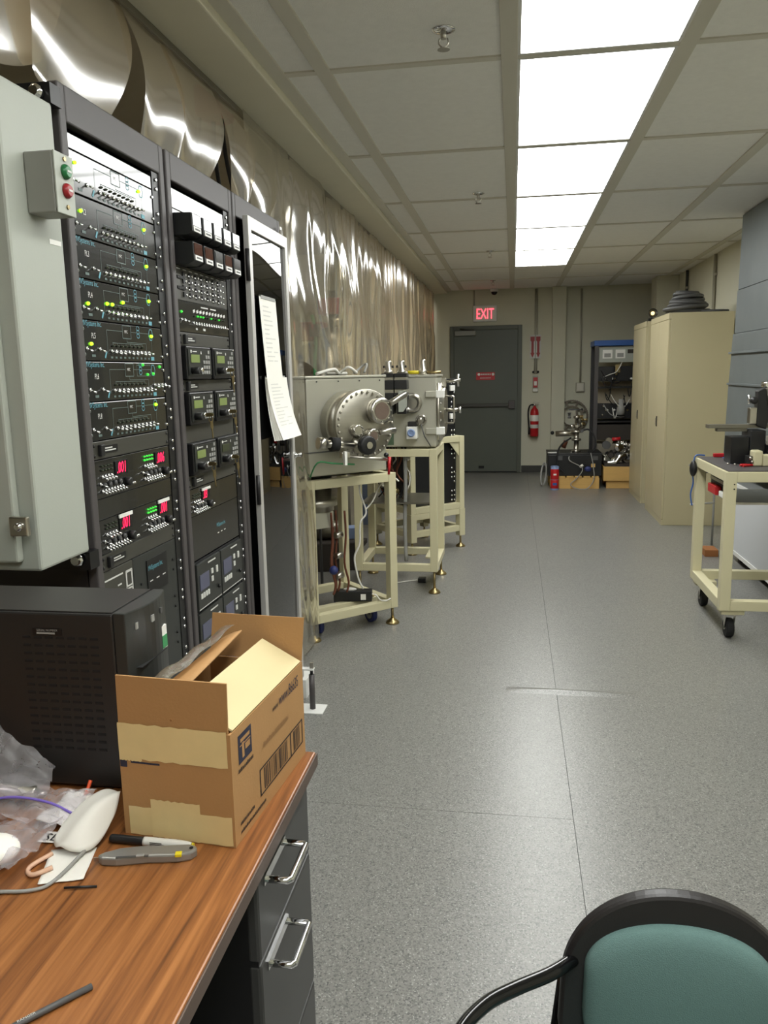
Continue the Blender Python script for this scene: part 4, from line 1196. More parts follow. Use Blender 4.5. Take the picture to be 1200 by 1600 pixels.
run('far tan vinyl curtain panel in tight pleats next to the exit door wall', 7.30, 11.65, .10, 24, m='vinyl_curtain', nu=420, nv=20, amp=.8, tight=.016)

# ------------------------------------------------------------------ things seen through the curtain
pmp = thing('cryo_pump', 'large grey cylinder with a domed flange behind the curtain above the first chamber', 'pump', (-1.46, 6.55, 0))
MB().lathe((0, 0, 1.02), (0, 0, 1), [(.17, 0), (.17, .45), (.20, .46), (.20, .50), (.17, .51), (.17, .72), (.14, .80), (.07, .83)], 28).build('vessel', 'steel_brushed', pmp)
MB().lathe((0, 0, 1.85), (0, 0, 1), [(.05, 0), (.05, .10)], 16).build('neck', 'steel', pmp)
MB().bx(-.11, .11, -.09, .09, 1.95, 2.08).build('red_actuator', 'red_dark', pmp, bevel=.01)
MB().bx(-.03, .03, -.03, .03, 2.08, 2.14).build('actuator_cap', 'black_plastic', pmp)
MB().bx(-.2, .2, -.2, .2, 0, .04).build('base_plate', 'lab_dark', pmp)
MB().cyl((0, 0, .04), (0, 0, 1.02), .10, n=16).build('stand', 'lab_grey', pmp)
pm2 = thing('cryo_pump', 'dark cylinder with a red head standing at the left behind the creased curtain', 'pump', (-1.72, 6.95, 0))
MB().lathe((0, 0, 0), (0, 0, 1), [(.16, 0), (.16, 1.62), (.12, 1.72), (.06, 1.75)], 24).build('vessel', 'lab_grey', pm2)
MB().bx(-.12, .10, -.10, .10, 1.76, 1.92).build('red_head', 'red_dark', pm2, bevel=.01)
rc = thing('cable_reel', 'red device with black cables hanging over the racks behind the curtain', 'device', (-1.40, 3.84, 0))
MB().bx(-.07, .07, -.09, .09, 2.66, 2.80).build('red_body', 'red_dark', rc, bevel=.02)
MB().cyl((0, 0, 2.80), (0, 0, 3.2), .02, n=8).build('hanger', 'black_plastic', rc)
for k, (dx, dy) in enumerate(((-.05, -.06), (-.01, .01), (.04, -.02), (.05, .07))):
    MB().tube([(dx, dy, 2.68), (dx*1.3, dy*1.2, 2.50), (dx*1.6+.03, dy*1.5, 2.2), (dx*1.2, dy*1.2, 1.8)], .010, 6, sub=4).build('cable', 'black_rubber', rc)
lab = thing('lab_cabinet', 'dark equipment cabinet standing in the bay behind the racks', 'cabinet', (-2.7, 3.4, 0))
MB().bx(-.5, .5, -.6, .6, 0, 2.2).build('carcass', 'lab_dark', lab, bevel=.01)
for k in (-.3, .3): MB().bx(.501, .52, k-.28, k+.28, .1, 2.1).build('door', 'lab_grey', lab, bevel=.005)
lb2 = thing('lab_cabinet', 'tan equipment cabinet in the bay behind the far curtain', 'cabinet', (-2.6, 8.6, 0))
MB().bx(-.45, .45, -.9, .9, 0, 2.0).build('carcass', 'wall_lab', lb2, bevel=.01)
for k in (-.45, .45): MB().bx(.451, .47, k-.42, k+.42, .1, 1.9).build('door', 'wall_lab', lb2, bevel=.005)
gt = thing('gas_tubing', 'green upright tube with a black valve behind the curtain beside the first chamber', 'tube', (-1.30, 5.24, 0))
MB().tube([(-.01, .02, 1.465), (-.01, .02, 1.55), (.0, .03, 1.72), (-.02, .03, 1.86)], .012, 8, sub=4).build('green_tube', 'green_strap', gt)
MB().cyl((-.01, .02, 0), (-.01, .02, 1.464), .010, n=10).build('riser', 'cable_coil', gt)
MB().bx(-.035, .03, .0, .06, 1.72, 1.80).build('black_valve', 'black_plastic', gt)
wt = thing('white_tubes', 'loose white tubes lying on the lid of the first chamber', 'tube', (-1.02, 4.52, 1.4635))
MB().tube([(-.08, -.08, .010), (.0, .02, .035), (.02, .06, .012), (.06, .10, .010)], .009, 8, sub=5).build('white_tube', 'cable_white', wt)
MB().tube([(-.05, .06, .010), (.02, .07, .014), (.08, .05, .045), (.12, .10, .012)], .008, 8, sub=5).build('white_tube', 'cable_white', wt)
MB().tube([(.10, .12, .010), (.14, .17, .05), (.17, .15, .06), (.16, .12, .012)], .007, 8, sub=5).build('white_tube', 'cable_grey', wt)
lf2 = thing('aluminium_frame', 'pale blue upright profiles behind the curtain near the far chamber', 'frame', (-1.42, 7.6, 0))
for k, dy in enumerate((0, .35, .9)):
    MB().bx(-.03, .03, dy-.03, dy+.03, 0, 1.75).build('upright', 'blue_light', lf2)
MB().bx(-.03, .03, -.03, .93, 1.75, 1.81).build('top_bar', 'blue_light', lf2)
# ------------------------------------------------------------------ cream stands
def stand(name, label, loc, rot, w=.56, zt=.90, zb=.10, tube_=.05, casters=True, feet=True, group='cream welded stands'):
    """square tube stand; local x along its front, y into depth, origin at front middle on the floor"""
    t = thing(name, label, 'stand', loc, rot, group)
    h = w/2
    for sx in (-1, 1):
        for y0 in (0, w-tube_):
            x0 = -h if sx < 0 else h-tube_
            MB().bx(x0, x0+tube_, y0, y0+tube_, zb, zt).build('post', 'cream', t, bevel=.003)
    for z0 in (zb, zt-tube_):
        for y0 in (0, w-tube_):
            MB().bx(-h+tube_, h-tube_, y0+.0005, y0+tube_-.0005, z0+.0005, z0+tube_-.0005).build('rail', 'cream', t, bevel=.003)
        for x0 in (-h, h-tube_):
            MB().bx(x0+.0005, x0+tube_-.0005, tube_, w-tube_, z0+.0005, z0+tube_-.0005).build('rail', 'cream', t, bevel=.003)
    if feet:
        for sx in (-1, 1):
            for y in (.025, w-.025):
                f = MB().lathe((sx*(h-.025), y, 0), (0, 0, 1), [(.040, 0), (.041, .006), (.034, .016), (.016, .028), (.014, .034)], 18)
                f.cyl((sx*(h-.025), y, .034), (sx*(h-.025), y, zb), .0085, n=10)
                f.build('levelling_foot', 'brass', t)
    if casters:
        for sx in (-1, 1):
            for y in (.11, w-.11):
                x = sx*(h-.11)
                MB().bx(x-.04, x+.04, y-.045, y+.045, zb-.006, zb-.0005).build('caster_plate', 'steel', t)
                wz = .0505
                k = MB().cyl((x-.014, y+.02, wz), (x+.014, y+.02, wz), .050, n=22).build('caster_wheel', 'blue_rubber', t)
                MB().cyl((x-.016, y+.02, wz), (x+.016, y+.02, wz), .030, n=14).build('wheel_hub', 'cable_grey', k)
                q = MB().prism([(-.018, .0), (-.010, .043), (.03, .043), (.035, .0)], lambda a, b: (x-.020, y+.012-a*.3+b*0, wz+b), lambda a, b: (x-.017, y+.03-a*.8, wz+b))
                q.prism([(-.018, .0), (-.010, .043), (.03, .043), (.035, .0)], lambda a, b: (x+.017, y+.012-a*.3, wz+b), lambda a, b: (x+.020, y+.03-a*.8, wz+b))
                q.build('caster_fork', 'black_plastic', t)
    return t
A1 = math.radians(43.4)
c1 = (-.875, 4.30, 0)
s1 = stand('machine_stand', 'nearest cream square tube stand under the chamber with the round riveted flange', c1, A1, w=.585, zt=.905, zb=.10)
MB().bx(-.23, .23, .12, .17, .1, .15).build('cross_rail', 'cream', s1, bevel=.003)

def bolts(mb, c, ax, R, n, r=.006, h=.007, a0=0):
    a = Vector(ax).normalized(); t = Vector((0, 0, 1)); e1 = a.cross(t).normalized(); e2 = a.cross(e1)
    for k in range(n):
        q = a0+2*PI*k/n
        p = Vector(c)+e1*(R*math.cos(q))+e2*(R*math.sin(q))
        mb.lathe(tuple(p), ax, [(r, 0), (r, h*.6), (r*.6, h)], 8)
# first chamber: local frame like its stand, -y towards the viewer
ch1 = thing('vacuum_chamber', 'steel vacuum chamber with a large round riveted flange and viewports on the near stand', 'chamber', c1, A1)
N = (0, -1, 0)
MB().bx(-.262, .248, .028, .52, .922, 1.448).build('chamber_body', 'chamber_skin', ch1, bevel=.006)
MB().bx(-.268, .254, .022, .526, 1.4485, 1.462).build('lid_plate', 'chamber_skin', ch1, bevel=.003)
MB().bx(-.20, .20, .10, .45, .906, .9215).build('mounting_pad', 'black_rubber', ch1)
pc = Vector((-.005, .0278, 1.205))
MB().lathe(tuple(pc), N, [(.178, 0), (.178, .150)], 48).build('port_barrel', 'steel_brushed', ch1)
fl = MB().lathe(tuple(pc+Vector((0, -.1505, 0))), N, [(.186, 0), (.186, .024), (.183, .027), (.02, .0272)], 56).build('round_flange', 'steel_brushed', ch1)
b = MB(); fc = pc+Vector((0, -.178, 0)); bolts(b, fc, N, .170, 30, .0075, .010); b.build('flange_bolts', 'steel', fl, kind='stuff')
def viewport(x, z, r, L, tilt_=0, win='window_brown', nb=8):
    base = fc+Vector((x, .0005, z))
    o = MB().lathe(tuple(base), N, [(r, 0), (r, L)], 28).build('viewport_tube', 'steel', ch1)
    MB().lathe(tuple(base+Vector((0, -L-.0002, 0))), N, [(r*1.06, 0), (r*1.06, .018), (r*.72, .0182)], 28).build('viewport_ring', 'steel', o)
    MB().lathe(tuple(base+Vector((0, -L-.0188, 0))), N, [(r*.70, 0), (r*.70, .0012)], 24).build('window_glass', win, o)
    bb = MB(); bolts(bb, base+Vector((0, -L-.0182, 0)), N, r*.88, nb, .0045, .006); bb.build('ring_bolts', 'steel', o, kind='stuff')
viewport(.072, .068, .066, .035)
viewport(.018, -.062, .036, .035)
viewport(-.075, -.030, .030, .030, win='steel')
MB().cyl(tuple(fc+Vector((.055, -.05, -.045))), tuple(fc+Vector((.155, -.05, -.040))), .017, n=16).build('side_tube', 'steel', ch1)
MB().cyl(tuple(fc+Vector((.125, -.05, .105))), tuple(fc+Vector((.235, -.04, .150))), .017, n=16).build('feed_tube', 'steel', ch1)
o = MB().lathe(tuple(fc+Vector((-.045, -.001, -.105))), N, [(.050, 0), (.050, .030), (.044, .034), (.044, .062)], 28).build('handwheel_base', 'steel', ch1)
MB().lathe(tuple(fc+Vector((-.045, -.064, -.105))), N, [(.050, 0), (.050, .030), (.042, .036), (.020, .037)], 28).build('black_knob', 'black_plastic', o)
MB().lathe(tuple(fc+Vector((-.045, -.102, -.105))), N, [(.018, 0), (.018, .006)], 18).build('knob_boss', 'steel', o)
o = MB().cyl(tuple(fc+Vector((-.10, -.030, -.105))), tuple(fc+Vector((-.285, -.010, -.085))), .020, n=18).build('drive_shaft', 'steel', ch1)
MB().cyl(tuple(fc+Vector((-.185, -.0208, -.096))), tuple(fc+Vector((-.230, -.0160, -.091))), .036, n=20).build('shaft_collar', 'black_rubber', o)
MB().cyl(tuple(fc+Vector((-.255, -.0135, -.088))), tuple(fc+Vector((-.300, -.009, -.083))), .032, n=16).build('shaft_flange', 'steel', o)
lv = MB().tube([fc+Vector((-.17, -.045, -.155)), fc+Vector((-.02, -.075, -.178)), fc+Vector((.085, -.09, -.190))], .0085, 8).build('lever_rod', 'steel', ch1)
MB().box(tuple(fc+Vector((-.165, -.05, -.150))), (.05, .03, .03)).build('lever_pivot', 'steel', lv, bevel=.004)
MB().cyl(tuple(fc+Vector((.088, -.092, -.176))), tuple(fc+Vector((.080, -.094, -.270))), .010, .007, 10).build('red_handle', 'red_paint', lv)
MB().ball(tuple(fc+Vector((.070, -.088, -.165))), .014, 10, 6).build('black_nut', 'black_plastic', lv)
MB().bx(-.19, -.175, -.232, -.215, 1.005, 1.075).build('tag_plate', 'label_white', ch1)
MB().bx(-.27, -.02, .0215, .0275, 1.052, 1.057).build('seam_strip', 'cable_coil', ch1)
mb_ = MB()
for k in range(4): mb_.lathe((-.2+.135*k, .021, 1.432), N, [(.004, 0), (.004, .004)], 8)
mb_.build('lid_screws', 'black_plastic', ch1, kind='stuff')
# green strap hanging under the flange
tag(MB().tube([(-1.07, 4.09, .915), (-1.005, 4.02, 1.015), (-.93, 4.06, 1.008), (-.83, 4.13, .995)], .0045, 6, sub=4).build('green_strap', 'green_strap'), 'thin green cord slung under the round flange of the near chamber', 'cord')
# parts hanging under the first chamber
up = thing('turbo_pump', 'steel pump with copper lines hanging inside the nearest cream stand', 'pump', c1, A1)
MB().lathe((-.12, .20, .905), (0, 0, -1), [(.085, 0), (.085, .13), (.115, .132), (.115, .17), (.095, .172), (.095, .20)], 26).build('pump_body', 'steel_brushed', up)
bb = MB(); bolts(bb, (-.12, .20, .775), (0, 0, 1), .108, 14, .006, .01); bb.build('pump_bolts', 'steel', up, kind='stuff')
MB().bx(-.20, -.06, .12, .28, .61, .703).build('controller_box', 'chamber_skin', up, bevel=.004)
for k, (x, y) in enumerate(((-.09, .10), (-.065, .13), (-.03, .15), (.0, .10))):
    MB().tube([(x, y, .70), (x+.01, y+.01, .55), (x-.01, y, .40), (x+.015, y, .28), (x, y, .22)], .0065, 8, sub=4).build('copper_line', 'copper_tube', up)
MB().ball((-.095, .08, .37), .026, 12, 8).build('blue_valve', 'blue_rubber', up)
for k in range(3): MB().lathe((-.055, .12, .32+.12*k), (1, .2, 0), [(.018, 0), (.018, .05)], 10).build('line_fitting', 'steel', up)
rnd = random.Random(31)
for k in range(7):
    x, y = rnd.uniform(-.20, -.02), rnd.uniform(.22, .42)
    z0_, z1_ = rnd.uniform(.60, .86), rnd.uniform(.20, .42)
    MB().tube([(x, y, z0_), (x+rnd.uniform(-.03, .03), y, (z0_*2+z1_)/3), (x+rnd.uniform(-.04, .04), y+.02, (z0_+2*z1_)/3), (x, y, z1_)], rnd.uniform(.005, .010), 6, sub=4).build('hose', rnd.choice(['black_rubber', 'cable_coil', 'green_strap', 'lab_dark', 'steel']), up)
MB().bx(-.235, -.185, .30, .36, .16, .62).build('back_bracket', 'cream', up)
ad = thing('power_adapter', 'black power adapter with a white cord on the lower rail of the nearest stand', 'adapter', (c1[0]-.045, c1[1]+.15, .1515), A1-.65)
MB().bx(-.115, .11, -.035, .035, 0, .062).build('case', 'black_plastic', ad, bevel=.004)
MB().bx(.045, .075, -.0365, -.0352, .010, .045).build('rating_label', 'label_white', ad)
for k in range(4): MB().cyl((.1105, -.02+.013*k, .03), (.124, -.02+.013*k, .03), .005, n=8).build('terminal', 'brass', ad)
MB().ball((-.02, 0, .066), .02, 12, 6, (2, 1, .5)).build('white_cover', 'cable_white', ad)
tag(MB().tube([(-.86, 4.44, .90), (-.865, 4.44, .80), (-.835, 4.46, .68), (-.865, 4.43, .62), (-.87, 4.42, .50), (-.90, 4.41, .42), (-.885, 4.42, .30), (-.86, 4.44, .225)], .0055, 8, sub=6).build('white_cable', 'cable_white'), 'white cable dangling beside the copper lines in the nearest stand', 'cable')
tag(MB().tube([(-.84, 4.46, .69), (-.80, 4.50, .74), (-.76, 4.54, .83), (-.70, 4.60, .862), (-.66, 4.60, .84)], .0045, 8, sub=6).build('white_cable', 'cable_white'), 'white cable looping to the upper right corner of the nearest stand', 'cable')
tag(MB().tube([(-.815, 4.455, .19), (-.785, 4.46, .18), (-.76, 4.44, .16), (-.725, 4.43, .158), (-.70, 4.455, .165)], .0045, 8, sub=6).build('white_cable', 'cable_white'), 'white cord trailing from the black adapter along the lower rail', 'cable')

# ------------------------------------------------------------------ second stand and chamber
c2 = (-.767, 5.155, 0)
s2 = stand('machine_stand', 'middle cream square tube stand under the chamber with black valves', c2, 0, zt=.975, zb=.15, casters=False)
MB().bx(.18, .23, .16, .4, .205, .215).build('foot_shelf', 'cream', s2)
ch2 = thing('vacuum_chamber', 'steel vacuum chamber with a hinged side door on the middle stand', 'chamber', c2, 0)
MB().bx(-.27, .272, .06, .53, .985, 1.440).build('chamber_body', 'chamber_skin', ch2, bevel=.006)
MB().bx(-.276, .278, .054, .536, 1.4405, 1.455).build('lid_plate', 'chamber_skin', ch2, bevel=.003)
MB().bx(-.2, .2, .12, .45, .976, .9845).build('mounting_pad', 'black_rubber', ch2)
def port(x, z, r, L, nb=10, parent=ch2, m='steel'):
    o = MB().lathe((x, .0595, z), N, [(r*.8, 0), (r*.8, L), (r, L+.001), (r, L+.018), (r*.6, L+.0182), (r*.55, L+.012)], 26).build('port_flange', m, parent)
    bb = MB(); bolts(bb, (x, .0595-L-.018, z), N, r*.86, nb, .0045, .006); bb.build('port_bolts', 'steel', o, kind='stuff')
port(.118, 1.275, .066, .03); port(.178, 1.165, .036, .03)
MB().lathe((.175, -.01, 1.165), N, [(.018, 0), (.022, .02), (.010, .03)], 10).build('feedthrough', 'steel', ch2)
MB().tube([(.178, -.0, 1.14), (.20, .01, 1.06), (.238, .045, .988)], .004, 6).build('ground_rod', 'cable_coil', ch2)
gz = MB().bx(.085, .155, -.03, .0594, 1.045, 1.125).build('gauge_head', 'label_white', ch2, bevel=.005)
MB().lathe((.118, -.0305, 1.085), N, [(.026, 0), (.026, .008), (.016, .0085), (.012, .004)], 18).build('gauge_dial', 'blue_light', gz)
MB().bx(.095, .150, -.025, .05, 1.1255, 1.155).build('gauge_cap', 'black_plastic', gz)
MB().bx(-.075, -.01, .056, .0594, 1.00, 1.135).build('side_window', 'green_glass', ch2)
# hinged round door on the aisle side
dx = .2725
dr = MB().lathe((dx, .28, 1.21), (1, 0, 0), [(.195, 0), (.195, .022), (.16, .024), (.16, .045), (.15, .048)], 40).build('round_side_door', 'steel', ch2)
bb = MB(); bolts(bb, (dx+.022, .28, 1.21), (1, 0, 0), .178, 20, .006, .010); bb.build('door_bolts', 'steel', dr, kind='stuff')
MB().tube([(dx+.048, .23, 1.13), (dx+.10, .23, 1.13), (dx+.105, .23, 1.14), (dx+.105, .23, 1.30), (dx+.10, .23, 1.31), (dx+.048, .23, 1.31)], .0055, 8).build('door_handle', 'steel', dr)
for z in (1.33, 1.09):
    MB().bx(.205, .275, .035, .0594, z-.02, z+.02).build('hinge_block', 'chamber_skin', ch2, bevel=.004)
    MB().bx(dx+.001, dx+.055, .045, .085, z-.025, z+.025).build('clamp_block', 'label_white', ch2, bevel=.004)
MB().cyl((dx+.015, .055, 1.03), (dx+.015, .055, 1.40), .009, n=10).build('hinge_pin', 'steel', ch2)
o = MB().cyl((dx+.05, .28, 1.405), (dx+.145, .28, 1.415), .010, n=10).build('latch_shaft', 'steel', ch2)
MB().bx(dx+.02, dx+.05, .26, .30, 1.37, 1.43).build('latch_block', 'steel', o, bevel=.004)
MB().cyl((dx+.130, .28, 1.372), (dx+.130, .28, 1.455), .008, n=8).build('latch_tee', 'chrome', o)
o = MB().cyl((dx+.05, .28, 1.215), (dx+.135, .28, 1.215), .012, n=10).build('latch_shaft', 'steel', ch2)
MB().cyl((dx+.135, .28, 1.215), (dx+.15, .28, 1.215), .022, n=12).build('latch_knob', 'chrome', o)
# twin black gate valves in front of the chamber
for k, x in enumerate((-.020, .064)):
    v = thing('gate_valve', ('left' if k == 0 else 'right') + ' black gate valve with a silver air cylinder in front of the second chamber', 'valve', (c2[0]+x, c2[1]-.055, 0), 0, 'twin gate valves')
    MB().bx(-.040, .040, -.06, .05, 1.30, 1.345).build('lower_body', 'black_plastic', v, bevel=.004)
    MB().bx(-.038, .038, -.05, .045, 1.346, 1.366).build('silver_band', 'steel', v)
    MB().bx(-.040, .040, -.06, .05, 1.367, 1.425).build('upper_body', 'black_plastic', v, bevel=.004)
    MB().bx(-.036, .036, -.05, .045, 1.426, 1.443).build('silver_band', 'steel', v)
    MB().bx(-.040, .040, -.058, .048, 1.444, 1.468).build('top_plate', 'black_plastic', v, bevel=.003)
    cy = MB().lathe((0, 0, 1.4685), (0, 0, 1), [(.028, 0), (.028, .012), (.020, .018), (.020, .07), (.017, .080)], 18).build('air_cylinder', 'steel', v)
    for q in (-1, 1): MB().lathe((q*.022, -.004, 1.51), (q, 0, 0), [(.006, 0), (.008, .006), (.008, .012)], 8).build('hose_fitting', 'black_plastic', cy)
    MB().bx(-.03, .03, -.02, .112, 1.21, 1.2995).build('valve_stem', 'rail_black', v)
tag(MB().prism([(0, 0), (.055, 0), (.055, -.10), (.03, -.135), (0, -.135)], lambda a, b: (c2[0]+.05+a, c2[1]-.125, 1.36+b), lambda a, b: (c2[0]+.05+a, c2[1]-.120, 1.36+b)).build('bracket_plate', 'grey_enclosure', bevel=.002), 'pale angled bracket plate in front of the right gate valve', 'bracket')
v3 = thing('air_valve', 'silver air cylinder with a yellow joint on the lid of the second chamber', 'valve', (c2[0]+.178, c2[1]+.16, 1.4555))
MB().lathe((0, 0, 0), (0, 0, 1), [(.026, 0), (.026, .03), (.018, .035), (.018, .09), (.014, .10)], 18).build('cylinder', 'steel', v3)
MB().cyl((-.10, 0, .016), (-.027, 0, .016), .012, n=12).build('yellow_joint', 'yellow', v3)
MB().cyl((-.15, 0, .016), (-.101, 0, .016), .007, n=10).build('tube_end', 'cable_white', v3)
MB().cyl((.027, 0, .016), (.12, 0, .014), .009, n=10).build('side_line', 'brass', v3)
# plumbing bundle under the second chamber
ub = thing('feed_assembly', 'tangle of steel and copper lines hanging under the second chamber', 'piping', c2, 0)
rnd = random.Random(9)
for k in range(16):
    x, y = rnd.uniform(-.16, .06), rnd.uniform(.12, .36)
    pts = [(x, y, .97)]
    for q in range(4): pts.append((x+rnd.uniform(-.04, .04), y+rnd.uniform(-.04, .04), .97-.085*(q+1)))
    MB().tube(pts, rnd.uniform(.004, .010), 6, sub=3).build('line', rnd.choice(['steel', 'copper_tube', 'lab_dark', 'black_rubber']), ub)
for k in range(6):
    x, y, z = rnd.uniform(-.14, .05), rnd.uniform(.12, .3), rnd.uniform(.66, .90)
    MB().lathe((x, y, z), (rnd.uniform(-1, 1), -1, .2), [(.018, 0), (.022, .01), (.022, .03), (.012, .04)], 12).build('fitting', rnd.choice(['steel', 'brass', 'lab_dark']), ub)
MB().tube([(.055, .10, .95), (.06, .09, .75), (.05, .10, .45), (.055, .10, .2)], .013, 10, sub=4).build('drain_hose', 'cable_grey', ub)
MB().bx(-.24, .23, .06, .50, .60, .612).build('shelf_plate', 'grey_plate', s2)

# ------------------------------------------------------------------ third stand with the black instrument box
c3 = (-.60, 6.46, 0)
s3 = stand('machine_stand', 'farthest cream stand, turned, holding the black instrument box', c3, A1, zt=.945, zb=.335, casters=False, feet=False)
for sx in (-1, 1):
    for y0 in (0, .51):
        x0 = -.28 if sx < 0 else .23
        MB().bx(x0-.004, x0+.054, y0-.004, y0+.054, .10, .334).build('base_post', 'cream', s3, bevel=.003)
for y0 in (0, .51):
    MB().bx(-.226, .226, y0, y0+.05, .14, .19).build('base_rail', 'cream', s3, bevel=.003)
    MB().bx(-.226, .226, y0, y0+.05, .284, .334).build('base_rail', 'cream', s3, bevel=.003)
for x0 in (-.28, .23): MB().bx(x0, x0+.05, .055, .505, .14, .19).build('base_rail', 'cream', s3, bevel=.003)
for sx in (-1, 1):
    for y in (.025, .535):
        f = MB().lathe((sx*.255, y, 0), (0, 0, 1), [(.040, 0), (.041, .006), (.034, .016), (.016, .028), (.014, .034)], 18)
        f.cyl((sx*.255, y, .034), (sx*.255, y, .10), .0085, n=10); f.build('levelling_foot', 'brass', s3)
MB().prism([(.23, .895), (.23, .78), (.13, .895)], lambda a, b: (a, .012, b), lambda a, b: (a, .018, b)).build('gusset', 'cream', s3)
ib = thing('instrument_box', 'tall black instrument box with chrome screws inside the farthest stand', 'instrument', (c3[0], c3[1], .386), A1)
MB().bx(-.227, .227, .0515, .485, 0, 1.03).build('case', 'rail_black', ib, bevel=.004)
q = MB()
rnd = random.Random(4)
for k in range(26):
    for x in (.185, .213):
        if rnd.random() < .75: q.lathe((x, .052, .02+.039*k), N, [(.008, 0), (.008, .004), (.004, .006)], 8)
q.build('face_screws', 'chrome', ib, kind='stuff')
for z in (.70, .93):
    MB().bx(.16, .21, .032, .0515, z, z+.045).build('switch_block', 'label_white', ib, bevel=.003)
tag(MB().bx(c3[0]-.06, c3[0]+.05, c3[1]-.52, c3[1]-.44, 0.0, .0).build('x', 'black_plastic') if False else MB().bx(-.655, -.60, 5.43, 5.485, .0, .032).build('plug_adapter', 'black_plastic', bevel=.004), 'small black plug adapter lying on the floor by the middle stand', 'adapter')
tag(MB().tube([(-.66, 5.46, .012), (-.72, 5.45, .006), (-.80, 5.40, .006), (-.86, 5.42, .006)], .004, 6, sub=5).build('floor_cord', 'cable_white'), 'thin white cord trailing from the black plug adapter on the floor', 'cord')
# low dark electronics under the third stand
el = thing('pump_unit', 'low dark pump unit on the floor between the middle and far stands', 'pump', (-1.38, 5.85, 0), .3)
MB().bx(-.22, .22, -.16, .16, 0, .22).build('case', 'lab_dark', el, bevel=.01)
MB().cyl((-.18, 0, .29), (.12, 0, .29), .07, n=20).build('motor', 'grey_plate', el)
MB().bx(.13, .2, -.06, .06, .221, .31).build('terminal_box', 'blue_light', el, bevel=.006)
# ------------------------------------------------------------------ storage cabinets
def cabinet(label, y0, y1, x0=1.392, x1=1.955, zt=1.958):
    t = thing('storage_cabinet', label, 'cabinet', (x0, y0, 0), 0, 'beige storage cabinets')
    d, L = x1-x0, y1-y0
    MB().bx(.020, d, 0, L, 0, zt).build('carcass', 'cab_beige', t, bevel=.004)
    MB().bx(0, .0198, 0, L, zt-.055, zt).build('top_rail', 'cab_beige', t, bevel=.003)
    MB().bx(.004, .0198, 0, L, 0, .055).build('toe_rail', 'cab_beige', t)
    for k in range(2):
        a, b = (.004, L/2-.002) if k == 0 else (L/2+.002, L-.004)
        dr = MB().bx(0, .0195, a, b, .058, zt-.059).build('door', 'cab_beige', t, bevel=.003)
        if k == 0:
            yh = b-.055
            MB().bx(-.006, -.0002, yh-.016, yh+.016, .905, 1.005).build('handle_plate', 'black_plastic', dr, bevel=.002)
            MB().bx(-.016, -.0065, yh-.008, yh+.008, .92, .99).build('lever', 'steel', dr, bevel=.003)
    return t
cabinet('nearer tall beige steel storage cabinet with a coil of cable on top', 7.70, 8.66)
cabinet('farther tall beige steel storage cabinet behind the one with the cable coil', 8.98, 9.84)
cc = thing('cable_coil', 'dark grey coil of thick cable heaped on the nearer storage cabinet', 'cable', (1.60, 8.00, 1.9585))
rnd = random.Random(2)
for k in range(8):
    R_ = (.185, .178, .165, .150, .140, .125, .108, .090)[k]
    zz = .030+.024*k
    ox, oy = rnd.uniform(-.025, .02), rnd.uniform(-.03, .03)
    pts = [(ox+R_*math.cos(2*PI*i/20), oy+R_*math.sin(2*PI*i/20), zz+.010*math.sin(2*PI*i/20+k*1.7)) for i in range(20)]
    MB().tube(pts, .0175, 8, closed=True, sub=2).build('loop', 'cable_coil', cc)
MB().tube([(.10, -.15, .014), (.20, -.19, .014), (.27, -.20, .013), (.33, -.16, .013)], .0125, 8, sub=5).build('loose_end', 'cable_coil', cc)
sl = thing('clip_lamp', 'small black clip lamp on the far cabinet edge beside the coil', 'lamp', (1.45, 9.02, 1.9585))
MB().bx(-.03, .03, -.03, .03, 0, .03).build('clip', 'black_plastic', sl)
MB().lathe((0, 0, .07), (.1, -1, .2), [(.022, 0), (.04, .03), (.048, .07), (.044, .07), (.03, .03)], 16).build('shade', 'black_plastic', sl)
MB().cyl((0, 0, .03), (0, 0, .07), .008, n=8).build('stem', 'steel', sl)
MB().ball((.004, -.05, .08), .020, 10, 8).build('bulb', emit('warm_bulb', (255, 226, 150), 1.0), sl)

# ------------------------------------------------------------------ back corner gear
def plank(mb, *a): return mb.bx(*a)
pl = thing('wooden_pallet', 'pale wooden pallet under the long black case by the back wall', 'pallet', (.47, 10.08, 0))
for y in (0, .28, .56): MB().bx(0, .60, y, y+.05, .0, .135).build('stringer', 'wood_pallet', pl, bevel=.002)
for k in range(6): MB().bx(.0+.102*k, .082+.102*k, -.005, .62, .1355, .155).build('deck_board', 'wood_pallet', pl, bevel=.002)
bc = thing('black_case', 'long black case on the wooden pallet with tubes over it', 'case', (.44, 10.12, .1555))
MB().bx(0, .66, 0, .50, 0, .265).build('body', 'rail_black', bc, bevel=.006)
MB().bx(-.004, .664, -.004, .504, .2655, .285).build('lid', 'black_plastic', bc, bevel=.004)
for x in (.12, .55): MB().bx(x, x+.06, -.016, -.0045, .20, .25).build('latch', 'cable_coil', bc)
MB().bx(.53, .58, -.003, -.0003, .11, .155).build('sticker', 'wood_pallet', bc)
MB().bx(.0, .12, .02, .06, .2855, .297).build('white_strip', 'label_white', bc)
def cluster(t, seed, n, box, rr=(.01, .03), mats=('steel', 'steel', 'chrome', 'cable_coil', 'brass')):
    r_ = random.Random(seed)
    for k in range(n):
        x, y, z = [r_.uniform(box[2*i], box[2*i+1]) for i in range(3)]
        ax = r_.choice([(1, 0, 0), (0, -1, 0), (0, 0, 1), (.6, -.6, .3)])
        r0 = r_.uniform(*rr)
        MB().lathe((x, y, z), ax, [(r0*1.35, 0), (r0*1.35, .012), (r0, .013), (r0, .06), (r0*1.35, .061), (r0*1.35, .072)], 14).build('flanged_tube', r_.choice(mats), t)
va = thing('vacuum_manifold', 'shiny upright manifold of steel tees standing on the long black case', 'manifold', (.80, 10.32, .4415))
